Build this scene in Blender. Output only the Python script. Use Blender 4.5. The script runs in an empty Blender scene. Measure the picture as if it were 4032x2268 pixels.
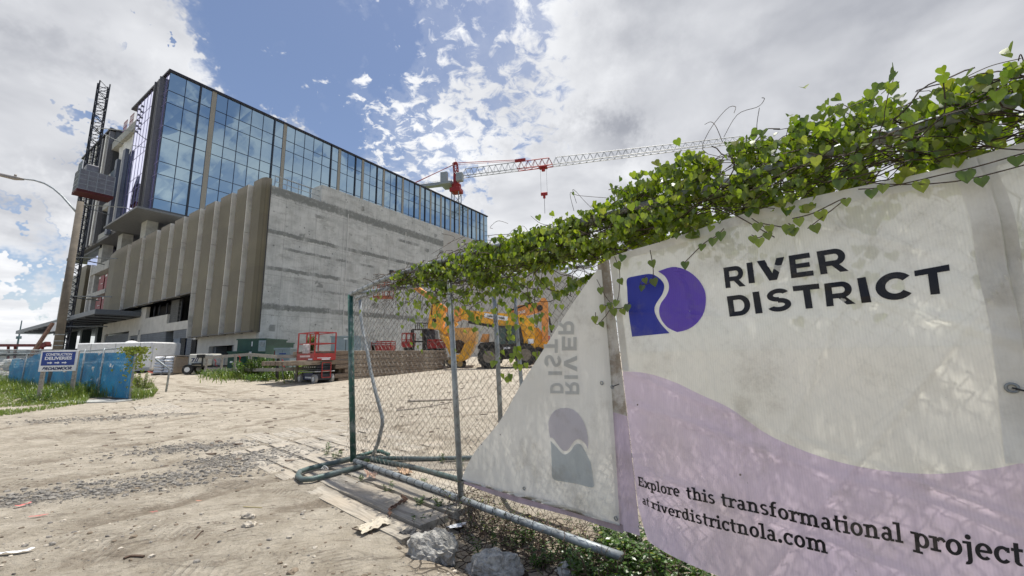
import bpy, math, random
import numpy as np
from mathutils import Vector, Matrix, noise
random.seed(7)
S = bpy.context.scene
COL = S.collection
R = math.radians
# ---------------------------------------------------------------- camera (calibrated on the photograph's vanishing points)
H = 1.2
PITCH, ROLL, FPX, AZ = 0.16447182, -0.02047081, 1581.285, 0.5724578
FW = np.array([0, math.cos(PITCH), math.sin(PITCH)])
_u0 = np.array([0, -math.sin(PITCH), math.cos(PITCH)]); _r0 = np.array([1.0, 0, 0])
RT = _r0 * math.cos(ROLL) + _u0 * math.sin(ROLL)
UP = -_r0 * math.sin(ROLL) + _u0 * math.cos(ROLL)
CAM = np.array([0, 0, H])
cd = bpy.data.cameras.new('camera'); cam = bpy.data.objects.new('camera', cd); COL.objects.link(cam)
cd.sensor_width = 36; cd.lens = FPX / 4032 * 36; cd.clip_start = 0.05; cd.clip_end = 6000
cam.matrix_world = Matrix(((RT[0], UP[0], -FW[0], 0), (RT[1], UP[1], -FW[1], 0), (RT[2], UP[2], -FW[2], H), (0, 0, 0, 1)))
S.camera = cam
S.render.resolution_x = 1024; S.render.resolution_y = 576
S.view_settings.view_transform = 'Standard'; S.view_settings.look = 'None'
S.view_settings.exposure = 0.36; S.view_settings.gamma = 1
S.render.engine = 'CYCLES'
S.cycles.max_bounces = 6; S.cycles.diffuse_bounces = 3; S.cycles.use_adaptive_sampling = True; S.cycles.adaptive_threshold = .02; S.cycles.use_denoising = True; S.cycles.transparent_max_bounces = 12
SUN_AZ, SUN_EL = 30.0, 77.0
# ---------------------------------------------------------------- node helper
class NT:
    def __init__(s, tree): s.t = tree; s.n = tree.nodes; s.l = tree.links
    def new(s, typ, **kw):
        nd = s.n.new(typ)
        for k, v in kw.items():
            if k.startswith('_'): continue
            setattr(nd, k, v)
        return nd
    def put(s, sock, v):
        if hasattr(v, 'is_output') or isinstance(v, bpy.types.NodeSocket): s.l.new(v, sock)
        else: sock.default_value = v
    def math(s, op, a, b=0.0, c=0.0, clamp=False):
        nd = s.new('ShaderNodeMath', operation=op, use_clamp=clamp)
        s.put(nd.inputs[0], a); s.put(nd.inputs[1], b); s.put(nd.inputs[2], c); return nd.outputs[0]
    def vmath(s, op, a, b=(0, 0, 0), scale=None):
        nd = s.new('ShaderNodeVectorMath', operation=op)
        s.put(nd.inputs[0], a); s.put(nd.inputs[1], b)
        if scale is not None: s.put(nd.inputs['Scale'], scale)
        return nd.outputs[1] if op in ('DOT_PRODUCT', 'LENGTH', 'DISTANCE') else nd.outputs[0]
    def noise(s, vec, scale, detail=4, rough=0.55, dist=0.0, col=False):
        nd = s.new('ShaderNodeTexNoise'); s.put(nd.inputs['Vector'], vec)
        nd.inputs['Scale'].default_value = scale; nd.inputs['Detail'].default_value = detail
        nd.inputs['Roughness'].default_value = rough; nd.inputs['Distortion'].default_value = dist
        return nd.outputs['Color'] if col else nd.outputs['Fac']
    def vor(s, vec, scale, feature='F1', out='Distance', rnd=1.0):
        nd = s.new('ShaderNodeTexVoronoi', feature=feature); s.put(nd.inputs['Vector'], vec)
        nd.inputs['Scale'].default_value = scale; nd.inputs['Randomness'].default_value = rnd
        return nd.outputs[out]
    def ss(s, v, a, b, lo=0.0, hi=1.0):
        nd = s.new('ShaderNodeMapRange', interpolation_type='SMOOTHSTEP'); s.put(nd.inputs[0], v)
        nd.inputs[1].default_value = a; nd.inputs[2].default_value = b; nd.inputs[3].default_value = lo; nd.inputs[4].default_value = hi
        return nd.outputs[0]
    def mix(s, f, a, b):
        nd = s.new('ShaderNodeMix', data_type='RGBA'); s.put(nd.inputs[0], f)
        s.put(nd.inputs[6], a if not isinstance(a, tuple) else (*a[:3], 1)); s.put(nd.inputs[7], b if not isinstance(b, tuple) else (*b[:3], 1))
        return nd.outputs[2]
    def map(s, vec, scale=(1, 1, 1), loc=(0, 0, 0), rot=(0, 0, 0)):
        nd = s.new('ShaderNodeMapping'); s.put(nd.inputs[0], vec)
        nd.inputs[1].default_value = loc; nd.inputs[2].default_value = rot; nd.inputs[3].default_value = scale; return nd.outputs[0]
    def sep(s, v): nd = s.new('ShaderNodeSeparateXYZ'); s.put(nd.inputs[0], v); return nd.outputs
    def comb(s, x, y, z):
        nd = s.new('ShaderNodeCombineXYZ'); s.put(nd.inputs[0], x); s.put(nd.inputs[1], y); s.put(nd.inputs[2], z); return nd.outputs[0]
    def bump(s, h, strength=0.3, dist=0.02, normal=None):
        nd = s.new('ShaderNodeBump'); nd.inputs['Strength'].default_value = strength; nd.inputs['Distance'].default_value = dist
        s.put(nd.inputs['Height'], h)
        if normal is not None: s.put(nd.inputs['Normal'], normal)
        return nd.outputs[0]

def ray(x, y):
    d = RT * (x - 2016) - UP * (y - 1134) + FW * FPX
    return d / np.linalg.norm(d)
def azel(az, el):
    return (math.sin(R(az)) * math.cos(R(el)), math.cos(R(az)) * math.cos(R(el)), math.sin(R(el)))
# ---------------------------------------------------------------- world: Nishita sky with procedural clouds
W_ = bpy.data.worlds.new('World'); S.world = W_; W_.use_nodes = True
n = NT(W_.node_tree); n.n.clear()
sky = n.new('ShaderNodeTexSky', sky_type='NISHITA'); sky.sun_disc = False
sky.sun_elevation = R(SUN_EL); sky.sun_rotation = R(SUN_AZ); sky.air_density = 1.0; sky.dust_density = 0.6; sky.ozone_density = 2.0
tc = n.new('ShaderNodeTexCoord'); D = tc.outputs['Generated']
dx, dy, dz = n.sep(D)
zz = n.math('MAXIMUM', dz, 0.0)
inv = n.math('DIVIDE', 1.0, n.math('ADD', zz, 0.16))
pc = n.comb(n.math('MULTIPLY', dx, inv), n.math('MULTIPLY', dy, inv), 0.0)
warp = n.vmath('SUBTRACT', n.noise(D, 4.2, 6, 0.68, col=True), (0.5, 0.5, 0.5))
Dl = n.vmath('ADD', D, n.vmath('SCALE', warp, (0, 0, 0), 0.16))
Dw = n.vmath('ADD', D, n.vmath('SCALE', warp, (0, 0, 0), 0.24))
def blobs(lst, src):
    acc = None
    for dvec, r, amp in lst:
        dt = n.vmath('DOT_PRODUCT', src, tuple(float(q) for q in dvec))
        w = n.ss(dt, math.cos(R(r)), math.cos(R(r * 0.25)), 0.0, amp)
        acc = w if acc is None else n.math('ADD', acc, w)
    return acc
cov = blobs([(ray(60, 420), 26, .80), (ray(400, 120), 17, .72), (ray(670, 320), 10, .5), (ray(60, 1150), 10, .35), (ray(330, 600), 14, .5),
             (ray(960, 60), 19, -.75), (ray(1180, 300), 14, -.36), (ray(830, 420), 8, -.3), (ray(190, 810), 7, -.75), (ray(150, 270), 7, -.75), (ray(300, 960), 6, -.5), (ray(70, 120), 4, -.2),
             (ray(2650, 420), 30, .50), (ray(3500, 200), 34, .7), (ray(2050, 950), 15, .35), (ray(2500, 900), 15, .3), (ray(1650, 660), 13, .22), (ray(1650, 200), 16, .02),
             (azel(-78, 28), 30, .7), (azel(92, 24), 13, .30), (azel(85, 50), 26, -.35), (azel(68, 30), 14, -.30)], Dw)
n1 = n.noise(pc, 1.5, 6, 0.62, 0.3)
n2 = n.noise(pc, 6.0, 7, 0.70, 0.4)
mottle = n.math('MULTIPLY', n.math('SUBTRACT', n.noise(pc, 17.0, 4, 0.62, 0.6), 0.5), blobs([(ray(1700, 250), 26, 1.9), (ray(1300, 380), 16, 1.3), (azel(180, 50), 60, .3)], D))
base = n.math('ADD', n.math('ADD', n.math('MULTIPLY', n1, 0.58), n.math('MULTIPLY', n2, 0.44)), mottle)
dens = n.ss(n.math('ADD', base, cov), 0.47, 0.98)
thin = n.math('MULTIPLY', n.ss(n.math('ADD', n1, n.math('MULTIPLY', cov, .6)), .3, .9), 0.35)
dens = n.math('MAXIMUM', dens, thin)
darkb = blobs([(ray(3500, 100), 36, .46), (ray(2150, 860), 14, .26), (ray(380, 300), 17, .26), (ray(2900, 60), 20, .12), (ray(200, 640), 13, .18)], Dl)
n3 = n.noise(n.vmath('ADD', pc, (3.1, 1.7, 0)), 2.3, 4, 0.55, 0.2)
shade = n.math('ADD', n.math('MULTIPLY', n.ss(n3, .25, .80), 0.50), darkb, clamp=True)
ccol = n.mix(shade, (0.92, 0.93, 0.95), (0.34, 0.355, 0.40))
skyc = n.vmath('SCALE', sky.outputs[0], (0, 0, 0), 0.10)
skyc = n.vmath('MULTIPLY', skyc, (1.22, 1.12, 1.10))
hz = n.ss(dz, 0.0, 0.16, 0.5, 0.0)
skyc = n.mix(hz, skyc, (0.62, 0.68, 0.76))
fin = n.mix(dens, skyc, ccol)
fin = n.mix(n.ss(dz, -0.03, 0.0, 1.0, 0.0), fin, (0.30, 0.27, 0.22))
bg = n.new('ShaderNodeBackground'); n.l.new(fin, bg.inputs[0]); bg.inputs[1].default_value = 0.9
wo = n.new('ShaderNodeOutputWorld'); n.l.new(bg.outputs[0], wo.inputs[0])
# ---------------------------------------------------------------- sun
sl = bpy.data.lights.new('sun', 'SUN'); so = bpy.data.objects.new('sun', sl); COL.objects.link(so)
sl.energy = 4.1; sl.angle = R(0.8); sl.color = (1.0, 0.955, 0.88)
so.rotation_euler = Vector(azel(SUN_AZ, SUN_EL)).to_track_quat('Z', 'Y').to_euler()

# ---------------------------------------------------------------- pixel -> place helpers (photo pixels 4032 x 2268)
def slope(X, Y):
    z = 0.04 * min(max(Y - 13, 0), 30)
    return min(z, 1.05)
def at(x, y, Y):                      # point on that sight line at depth Y
    d = ray(x, y); return CAM + d * (Y / d[1])
def G(x, y, z=0.0):                   # point on flat ground of height z
    d = ray(x, y); return CAM + d * ((z - H) / d[2])
def GS(x, y):                         # point on the sloping site ground
    z = 0.0
    for _ in range(60):
        p = G(x, y, z); z = .5 * z + .5 * slope(p[0], min(p[1], 60))
    return np.array([p[0], p[1], z])
UX = np.array([math.sin(AZ), math.cos(AZ), 0]); WX = np.array([-math.cos(AZ), math.sin(AZ), 0])
OB = np.array([-17.6675, 28.0, 0.0])
def pl(x, y, nrm, P0):
    d = ray(x, y); return CAM + d * (((P0 - CAM) @ nrm) / (d @ nrm))
def V(p): return Vector((float(p[0]), float(p[1]), float(p[2])))
# ---------------------------------------------------------------- mesh builder
class MB:
    def __init__(s): s.v = []; s.f = []
    def add(s, vs, fs):
        o = len(s.v); s.v += [tuple(map(float, q)) for q in vs]; s.f += [tuple(i + o for i in f) for f in fs]; return s
    def box(s, a, b, bev=0.0):
        x0, y0, z0 = a; x1, y1, z1 = b
        if bev <= 0:
            return s.add([(x0,y0,z0),(x1,y0,z0),(x1,y1,z0),(x0,y1,z0),(x0,y0,z1),(x1,y0,z1),(x1,y1,z1),(x0,y1,z1)],
                         [(0,3,2,1),(4,5,6,7),(0,1,5,4),(1,2,6,5),(2,3,7,6),(3,0,4,7)])
        c = [(x0,x1),(y0,y1),(z0,z1)]; vs = []; idx = {}
        for i in range(2):
            for j in range(2):
                for k in range(2):
                    P = [c[0][i], c[1][j], c[2][k]]; sg = [1 if q == 0 else -1 for q in (i, j, k)]
                    for a_ in range(3):
                        Q = [P[m] + (sg[m] * bev if m != a_ else 0) for m in range(3)]
                        idx[(i,j,k,a_)] = len(vs); vs.append(Q)
        f = []
        for a_ in range(3):
            o = [m for m in range(3) if m != a_]
            for e in range(2):
                q = []
                for (p_, r_) in ((0,0),(1,0),(1,1),(0,1)):
                    key = [0,0,0]; key[a_] = e; key[o[0]] = p_; key[o[1]] = r_; q.append(idx[(*key, a_)])
                f.append(tuple(q))
        for a_ in range(3):      # edges along axis a_
            o = [m for m in range(3) if m != a_]
            for p_ in range(2):
                for r_ in range(2):
                    k0 = [0,0,0]; k0[o[0]] = p_; k0[o[1]] = r_; k1 = list(k0); k1[a_] = 1
                    f.append((idx[(*k0, o[0])], idx[(*k1, o[0])], idx[(*k1, o[1])], idx[(*k0, o[1])]))
        for i in range(2):
            for j in range(2):
                for k in range(2): f.append((idx[(i,j,k,0)], idx[(i,j,k,1)], idx[(i,j,k,2)]))
        return s.add(vs, f)
    def obox(s, c, ax, ay, az_, hx, hy, hz):     # oriented box: centre, three unit axes, half sizes
        c = np.array(c); ax, ay, az_ = (np.array(q, float) for q in (ax, ay, az_))
        vs = [c + i*hx*ax + j*hy*ay + k*hz*az_ for k in (-1,1) for (i,j) in ((-1,-1),(1,-1),(1,1),(-1,1))]
        return s.add(vs, [(0,3,2,1),(4,5,6,7),(0,1,5,4),(1,2,6,5),(2,3,7,6),(3,0,4,7)])
    def beam(s, p0, p1, w, h, up=(0,0,1)):       # square bar
        p0 = np.array(p0, float); p1 = np.array(p1, float); d = p1 - p0; L = np.linalg.norm(d); d = d / L
        up = np.array(up, float); side = np.cross(d, up)
        if np.linalg.norm(side) < 1e-4: side = np.cross(d, (1, 0, 0))
        side /= np.linalg.norm(side); u2 = np.cross(side, d)
        return s.obox((p0 + p1) / 2, d, side, u2, L / 2, w / 2, h / 2)
    def tube(s, pts, r, k=6, cap=True):
        pts = [np.array(p, float) for p in pts]; m = len(pts); rr = r if hasattr(r, '__len__') else [r] * m
        o = len(s.v); prev = None
        for i, p in enumerate(pts):
            d = pts[min(i+1, m-1)] - pts[max(i-1, 0)]; d = d / (np.linalg.norm(d) + 1e-12)
            a = prev if prev is not None else (np.array([0,0,1.]) if abs(d[2]) < .9 else np.array([1.,0,0]))
            a = a - d * (a @ d); a /= np.linalg.norm(a) + 1e-12; prev = a; b = np.cross(d, a)
            for j in range(k):
                t = 2 * math.pi * j / k; q = p + rr[i] * (math.cos(t) * a + math.sin(t) * b); s.v.append((float(q[0]), float(q[1]), float(q[2])))
        for i in range(m - 1):
            for j in range(k):
                s.f.append((o + i*k + j, o + i*k + (j+1) % k, o + (i+1)*k + (j+1) % k, o + (i+1)*k + j))
        if cap and k > 2: s.f.append(tuple(o + j for j in reversed(range(k)))); s.f.append(tuple(o + (m-1)*k + j for j in range(k)))
        return s
    def cyl(s, p0, p1, r, k=16, r1=None): return s.tube([p0, p1], [r, r if r1 is None else r1], k)
    def prism(s, poly, nrm_off):                 # polygon of 3-D points extruded by a vector
        m = len(poly); off = np.array(nrm_off, float); a = [np.array(p, float) for p in poly]
        return s.add(a + [p + off for p in a], [tuple(range(m)), tuple(reversed(range(m, 2*m)))] + [(i, m+i, m+(i+1)%m, (i+1)%m) for i in range(m)])
    def lump(s, c, rx, ry, rz, seed=0, k=10, rough=.3, fr=2.0):
        o = []; fs = []; rows = k // 2 + 1
        for i in range(rows + 1):
            th = math.pi * i / rows
            for j in range(k):
                ph = 2 * math.pi * j / k; d = Vector((math.sin(th)*math.cos(ph), math.sin(th)*math.sin(ph), math.cos(th)))
                q = 1 + rough * (noise.fractal(d * fr + Vector((seed*3.1, seed*1.7, seed)), 1.0, 2.0, 3))
                o.append((c[0] + d.x*rx*q, c[1] + d.y*ry*q, c[2] + d.z*rz*q))
        for i in range(rows):
            for j in range(k): fs.append((i*k+j, i*k+(j+1)%k, (i+1)*k+(j+1)%k, (i+1)*k+j))
        return s.add(o, fs)
    def obj(s, name, mat, parent=None, smooth=False):
        me = bpy.data.meshes.new(name); me.from_pydata(s.v, [], s.f); me.validate(); me.update()
        if smooth: me.polygons.foreach_set('use_smooth', [True] * len(me.polygons))
        o = bpy.data.objects.new(name, me); COL.objects.link(o)
        if mat: me.materials.append(mat)
        if parent: o.parent = parent
        return o
def thing(name, label, cat, loc=(0,0,0), rotz=0, group=None):
    o = bpy.data.objects.new(name, None); COL.objects.link(o); o.location = V(loc); o.rotation_euler = (0, 0, rotz)
    o.empty_display_size = .3
    o['label'] = label; o['category'] = cat
    if group: o['group'] = group
    return o
def tag(o, label, cat, group=None):
    o['label'] = label; o['category'] = cat
    if group: o['group'] = group
    return o
def kids(o): return list(o.children)
def copy_tree(o, parent=None):
    c = o.copy(); COL.objects.link(c)
    if parent: c.parent = parent
    for ch in kids(o): copy_tree(ch, c)
    return c
# ---------------------------------------------------------------- materials
MT = {}
def mat(name, col, rough=.7, metal=0.0, var=.12, vscale=6.0, bump=0.0, bscale=40.0, dirt=None, dscale=2.0, damt=.4, spec=.5, coord='Object'):
    m = bpy.data.materials.new(name); m.use_nodes = True; q = NT(m.node_tree); b = q.n['Principled BSDF']
    t = q.new('ShaderNodeTexCoord').outputs[coord]
    f = q.noise(t, vscale, 6, .6)
    c = q.mix(q.ss(f, .3, .7), tuple(x * (1 - var) for x in col), tuple(min(1, x * (1 + var)) for x in col))
    if dirt:
        g = q.ss(q.noise(t, dscale, 8, .7), .45, .72, 0, damt); c = q.mix(g, c, dirt)
    q.l.new(c, b.inputs['Base Color']); b.inputs['Roughness'].default_value = rough; b.inputs['Metallic'].default_value = metal
    b.inputs['Specular IOR Level'].default_value = spec
    if bump: q.l.new(q.bump(q.noise(t, bscale, 5, .6), bump, .01), b.inputs['Normal'])
    MT[name] = m; return m
galv = mat('galvanised_steel', (.30, .33, .34), .5, .35, .25, 9, .15, 60, (.12, .10, .08), 14, .5)
greenpaint = mat('worn_green_paint', (.02, .085, .065), .5, 0, .25, 12, .15, 60, (.25, .28, .28), 9, 1.0)
wire_m = mat('galvanised_wire', (.13, .12, .105), .6, .2, .4, 6, 0, 1, (.09, .06, .035), 5, .8)
darkmet = mat('dark_metal', (.035, .037, .045), .4, .3, .2)
black = mat('black_rubber', (.02, .02, .02), .8, 0, .3, 9, .3, 30, (.16, .14, .11), 5, .6)
red = mat('red_paint', (.40, .024, .020), .45, 0, .2, 6, 0, 1, (.25, .06, .04), 7, .6)
dkred = mat('dark_red_paint', (.20, .008, .014), .5, 0, .2)
yellow = mat('yellow_orange_paint', (.86, .42, .02), .45, 0, .15, 4, 0, 1, (.35, .18, .05), 6, .5)
paleyel = mat('faded_yellow_paint', (.66, .46, .17), .5, 0, .15, 4, 0, 1, (.3, .2, .1), 6, .5)
orange = mat('faded_orange_paint', (.78, .33, .08), .55, 0, .15, 4, 0, 1, (.35, .17, .08), 6, .5)
white = mat('white_paint', (.78, .78, .76), .5, 0, .06, 4, 0, 1, (.45, .42, .36), 5, .35)
whitebag = mat('white_bag', (.80, .80, .80), .55, 0, .05, 8, .5, 12, (.5, .48, .45), 9, .3)
grey = mat('grey_painted_steel', (.30, .36, .38), .5, 0, .08, 3, 0, 1, (.2, .2, .18), 5, .3)
dgreen = mat('dark_green_paint', (.02, .07, .05), .45, 0, .15, 3)
wood = None
def wood_mat(name, c1, c2, sc=(1.2, 14, 14), bump=.5):
    m = bpy.data.materials.new(name); m.use_nodes = True; q = NT(m.node_tree); b = q.n['Principled BSDF']
    t = q.new('ShaderNodeTexCoord').outputs['Object']
    g = q.noise(q.map(t, sc), 2.2, 9, .68, .8); big = q.noise(t, 1.6, 5, .6)
    c = q.mix(q.ss(g, .32, .66), c1, c2)
    c = q.mix(q.ss(big, .42, .7, 0, .65), c, (.42, .355, .27)); q.l.new(c, b.inputs['Base Color']); b.inputs['Roughness'].default_value = .9
    q.l.new(q.bump(g, bump, .012), b.inputs['Normal']); return m
plank_m = wood_mat('weathered_timber', (.20, .18, .15), (.45, .41, .34))
mats_m = wood_mat('brown_mat_timber', (.085, .062, .042), (.30, .23, .165))
rail_m = wood_mat('grey_sawn_timber', (.22, .19, .16), (.44, .40, .34))
# concrete with pour bands, patches, tie holes
def concrete_mat():
    m = bpy.data.materials.new('patched_cast_concrete'); m.use_nodes = True; q = NT(m.node_tree); b = q.n['Principled BSDF']
    t = q.new('ShaderNodeTexCoord').outputs['Object']; x, y, z = q.sep(t)
    base = q.mix(q.ss(q.noise(t, .7, 8, .65), .3, .7), (.38, .39, .375), (.56, .57, .545))
    streak = q.noise(q.map(t, (5.5, 1, .35)), 1.5, 6, .65)
    base = q.mix(q.ss(streak, .45, .72, 0, .5), base, (.60, .60, .57))
    base = q.mix(q.ss(q.noise(q.map(t, (7, 1, .5), (9, 0, 3)), 1.3, 6, .65), .5, .75, 0, .45), base, (.21, .215, .21))
    wob = q.math('MULTIPLY', q.math('SUBTRACT', q.noise(q.map(t, (1, 1, .1)), 1.5, 9, .75), .5), .38)
    msk = None
    for z0, w, gate, seed in ((4.95, .20, .38, 0), (7.75, .14, .40, 3), (10.45, .15, .40, 7), (9.35, .10, .47, 11), (13.6, .34, .34, 5), (6.5, .10, .52, 17), (12.6, .14, .53, 23)):
        dzv = q.math('ABSOLUTE', q.math('ADD', q.math('SUBTRACT', z, z0), wob))
        g = q.ss(q.noise(q.map(t, (1, 1, 0), (seed, seed, 0)), .42, 5, .6), gate - .06, gate + .12)
        edge = q.math('MULTIPLY', q.noise(t, 3.5, 9, .8), w * 2.4)
        mm = q.math('MULTIPLY', q.ss(q.math('SUBTRACT', dzv, edge), -w * .5, w * .15, 1, 0), g)
        msk = mm if msk is None else q.math('MAXIMUM', msk, mm)
    # blocky repair patches
    vb = q.new('ShaderNodeTexVoronoi', distance='CHEBYCHEV'); q.put(vb.inputs['Vector'], q.map(t, (.55, 0, .8), (2.3, 0, .4))); vb.inputs['Scale'].default_value = .9
    pat = q.math('MULTIPLY', q.ss(vb.outputs['Distance'], .16, .19, 1, 0), q.ss(q.noise(t, .6, 3, .5), .52, .55))
    msk = q.math('MAXIMUM', msk, q.math('MULTIPLY', pat, .8))
    msk = q.math('MULTIPLY', msk, q.ss(q.noise(t, 3.1, 7, .75), .30, .50, .35, 1)); base = q.mix(q.ss(q.noise(q.map(t, (.5, 1, 1.6)), 1.1, 9, .75), .50, .62, 0, .38), base, (.20, .205, .19)); base = q.mix(q.ss(q.noise(q.map(t, (.9, 1, 1.1), (14, 0, 2)), .8, 10, .8), .50, .60, 0, .42), base, (.27, .275, .25)); base = q.mix(q.ss(q.noise(q.map(t, (1.3, 1, .6), (4, 0, 9)), 1.6, 9, .78), .54, .68, 0, .45), base, (.68, .69, .66)); base = q.mix(q.math('MULTIPLY', msk, .84), base, (.14, .15, .14))
    sp = q.math('MULTIPLY', q.ss(q.vor(q.map(t, (1, 0, 1)), 1.7), .085, .13, 1, 0), q.ss(q.noise(t, .5, 3, .5), .44, .5))
    sp2 = q.math('MULTIPLY', q.ss(q.vor(q.map(t, (1, 0, 1), (5, 0, 5)), 4.5), .10, .17, 1, 0), q.ss(q.noise(q.map(t, loc=(7, 0, 2)), .45, 3, .5), .53, .58))
    base = q.mix(q.math('MULTIPLY', q.math('MAXIMUM', sp, sp2), .75), base, (.12, .125, .12))
    # formwork joints
    jn = None
    for ax, per in ((x, 2.44), (z, 2.9)):
        fr = q.math('ABSOLUTE', q.math('SUBTRACT', q.math('FRACT', q.math('DIVIDE', ax, per)), .5)); k = q.ss(fr, .012 / per, .022 / per, 1, 0); jn = k if jn is None else q.math('MAXIMUM', jn, k)
    base = q.mix(q.math('MULTIPLY', jn, .5), base, (.2, .2, .19))
    q.l.new(base, b.inputs['Base Color']); b.inputs['Roughness'].default_value = .9
    q.l.new(q.bump(q.math('ADD', q.noise(t, 9, 8, .7), q.math('MULTIPLY', msk, .6)), .5, .03), b.inputs['Normal']); return m
conc_m = concrete_mat()
conc2 = mat('pale_concrete', (.42, .42, .39), .85, 0, .15, 2.5, .3, 20, (.20, .20, .19), 1.6, .5)
beige = mat('smooth_beige_render', (.40, .39, .36), .85, 0, .06, 1.5, .05, 30)
cream = mat('cream_wall_board', (.56, .545, .49), .8, 0, .07, 1.2, .1, 30, (.36, .35, .31), 1.0, .4)
gsteel = mat('blue_grey_panel', (.10, .14, .19), .5, .2, .1)
def cmu_mat(name, c, c2, bw=.4, bh=.2):
    m = bpy.data.materials.new(name); m.use_nodes = True; q = NT(m.node_tree); b = q.n['Principled BSDF']
    t = q.new('ShaderNodeTexCoord').outputs['Object']; x, y, z = q.sep(t)
    br = q.new('ShaderNodeTexBrick'); q.put(br.inputs['Vector'], q.comb(y, z, 0)); br.inputs['Scale'].default_value = 1
    br.inputs['Brick Width'].default_value = bw; br.inputs['Row Height'].default_value = bh; br.inputs['Mortar Size'].default_value = .012
    br.inputs['Color1'].default_value = (*c, 1); br.inputs['Color2'].default_value = (*[k * .82 for k in c], 1); br.inputs['Mortar'].default_value = (*c2, 1)
    cc = q.mix(q.ss(q.noise(t, 1.5, 6, .6), .35, .7, 0, .35), br.outputs['Color'], tuple(k * .6 for k in c))
    q.l.new(cc, b.inputs['Base Color']); b.inputs['Roughness'].default_value = .9; return m
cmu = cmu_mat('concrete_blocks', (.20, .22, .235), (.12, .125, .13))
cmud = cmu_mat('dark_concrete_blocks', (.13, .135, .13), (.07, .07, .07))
def bronze_mat():
    m = bpy.data.materials.new('bronze_perforated_metal'); m.use_nodes = True; q = NT(m.node_tree); b = q.n['Principled BSDF']
    t = q.new('ShaderNodeTexCoord').outputs['Object']; x, y, z = q.sep(t)
    c = q.mix(q.ss(q.noise(t, .35, 4, .5), .3, .7), (.118, .100, .056), (.160, .138, .082))
    blk = q.math('FRACT', q.math('DIVIDE', z, 3.9)); c = q.mix(q.ss(blk, .45, .6, 0, .25), c, (.088, .072, .048))
    dts = q.ss(q.vor(q.map(t, (0, 1, 1)), 22, rnd=.0), .28, .36, .45, 0); c = q.mix(dts, c, (.06, .05, .035))
    topd = q.math('MULTIPLY', q.ss(z, 13.5, 14.3), q.noise(t, 2.2, 6, .7)); c = q.mix(q.math('MULTIPLY', topd, .9), c, (.30, .27, .22))
    q.l.new(c, b.inputs['Base Color']); b.inputs['Roughness'].default_value = .6; b.inputs['Metallic'].default_value = .1; return m
bronze = bronze_mat()
fin_m = mat('pale_metal_fin', (.74, .72, .66), .45, .1, .08, 1.0, 0, 1, (.36, .34, .30), 1.2, .5)
tan = mat('tan_metal_strip', (.30, .27, .215), .5, .2, .06)
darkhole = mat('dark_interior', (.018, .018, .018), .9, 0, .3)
tarp_m = mat('white_plastic_tarp', (.62, .62, .58), .35, 0, .15, 1.5, .6, 3)
def glass_mat(name, tint, rough=.02):
    m = bpy.data.materials.new(name); m.use_nodes = True; q = NT(m.node_tree); b = q.n['Principled BSDF']
    t = q.new('ShaderNodeTexCoord').outputs['Object']
    b.inputs['Base Color'].default_value = (*tint, 1); b.inputs['Metallic'].default_value = 1.0; b.inputs['Roughness'].default_value = rough
    wv = q.bump(q.noise(t, .55, 2, .4), .12, .05); q.l.new(wv, b.inputs['Normal']); return m
glassR = glass_mat('blue_mirror_glass', (.35, .455, .51), .03)
glassL = glass_mat('sky_reflection_tinted_glass', (.74, .74, .98))  # lilac tint imitates the purplish sky reflection on the left face
glassG = glass_mat('green_edge_glass', (.35, .62, .60))
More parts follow.
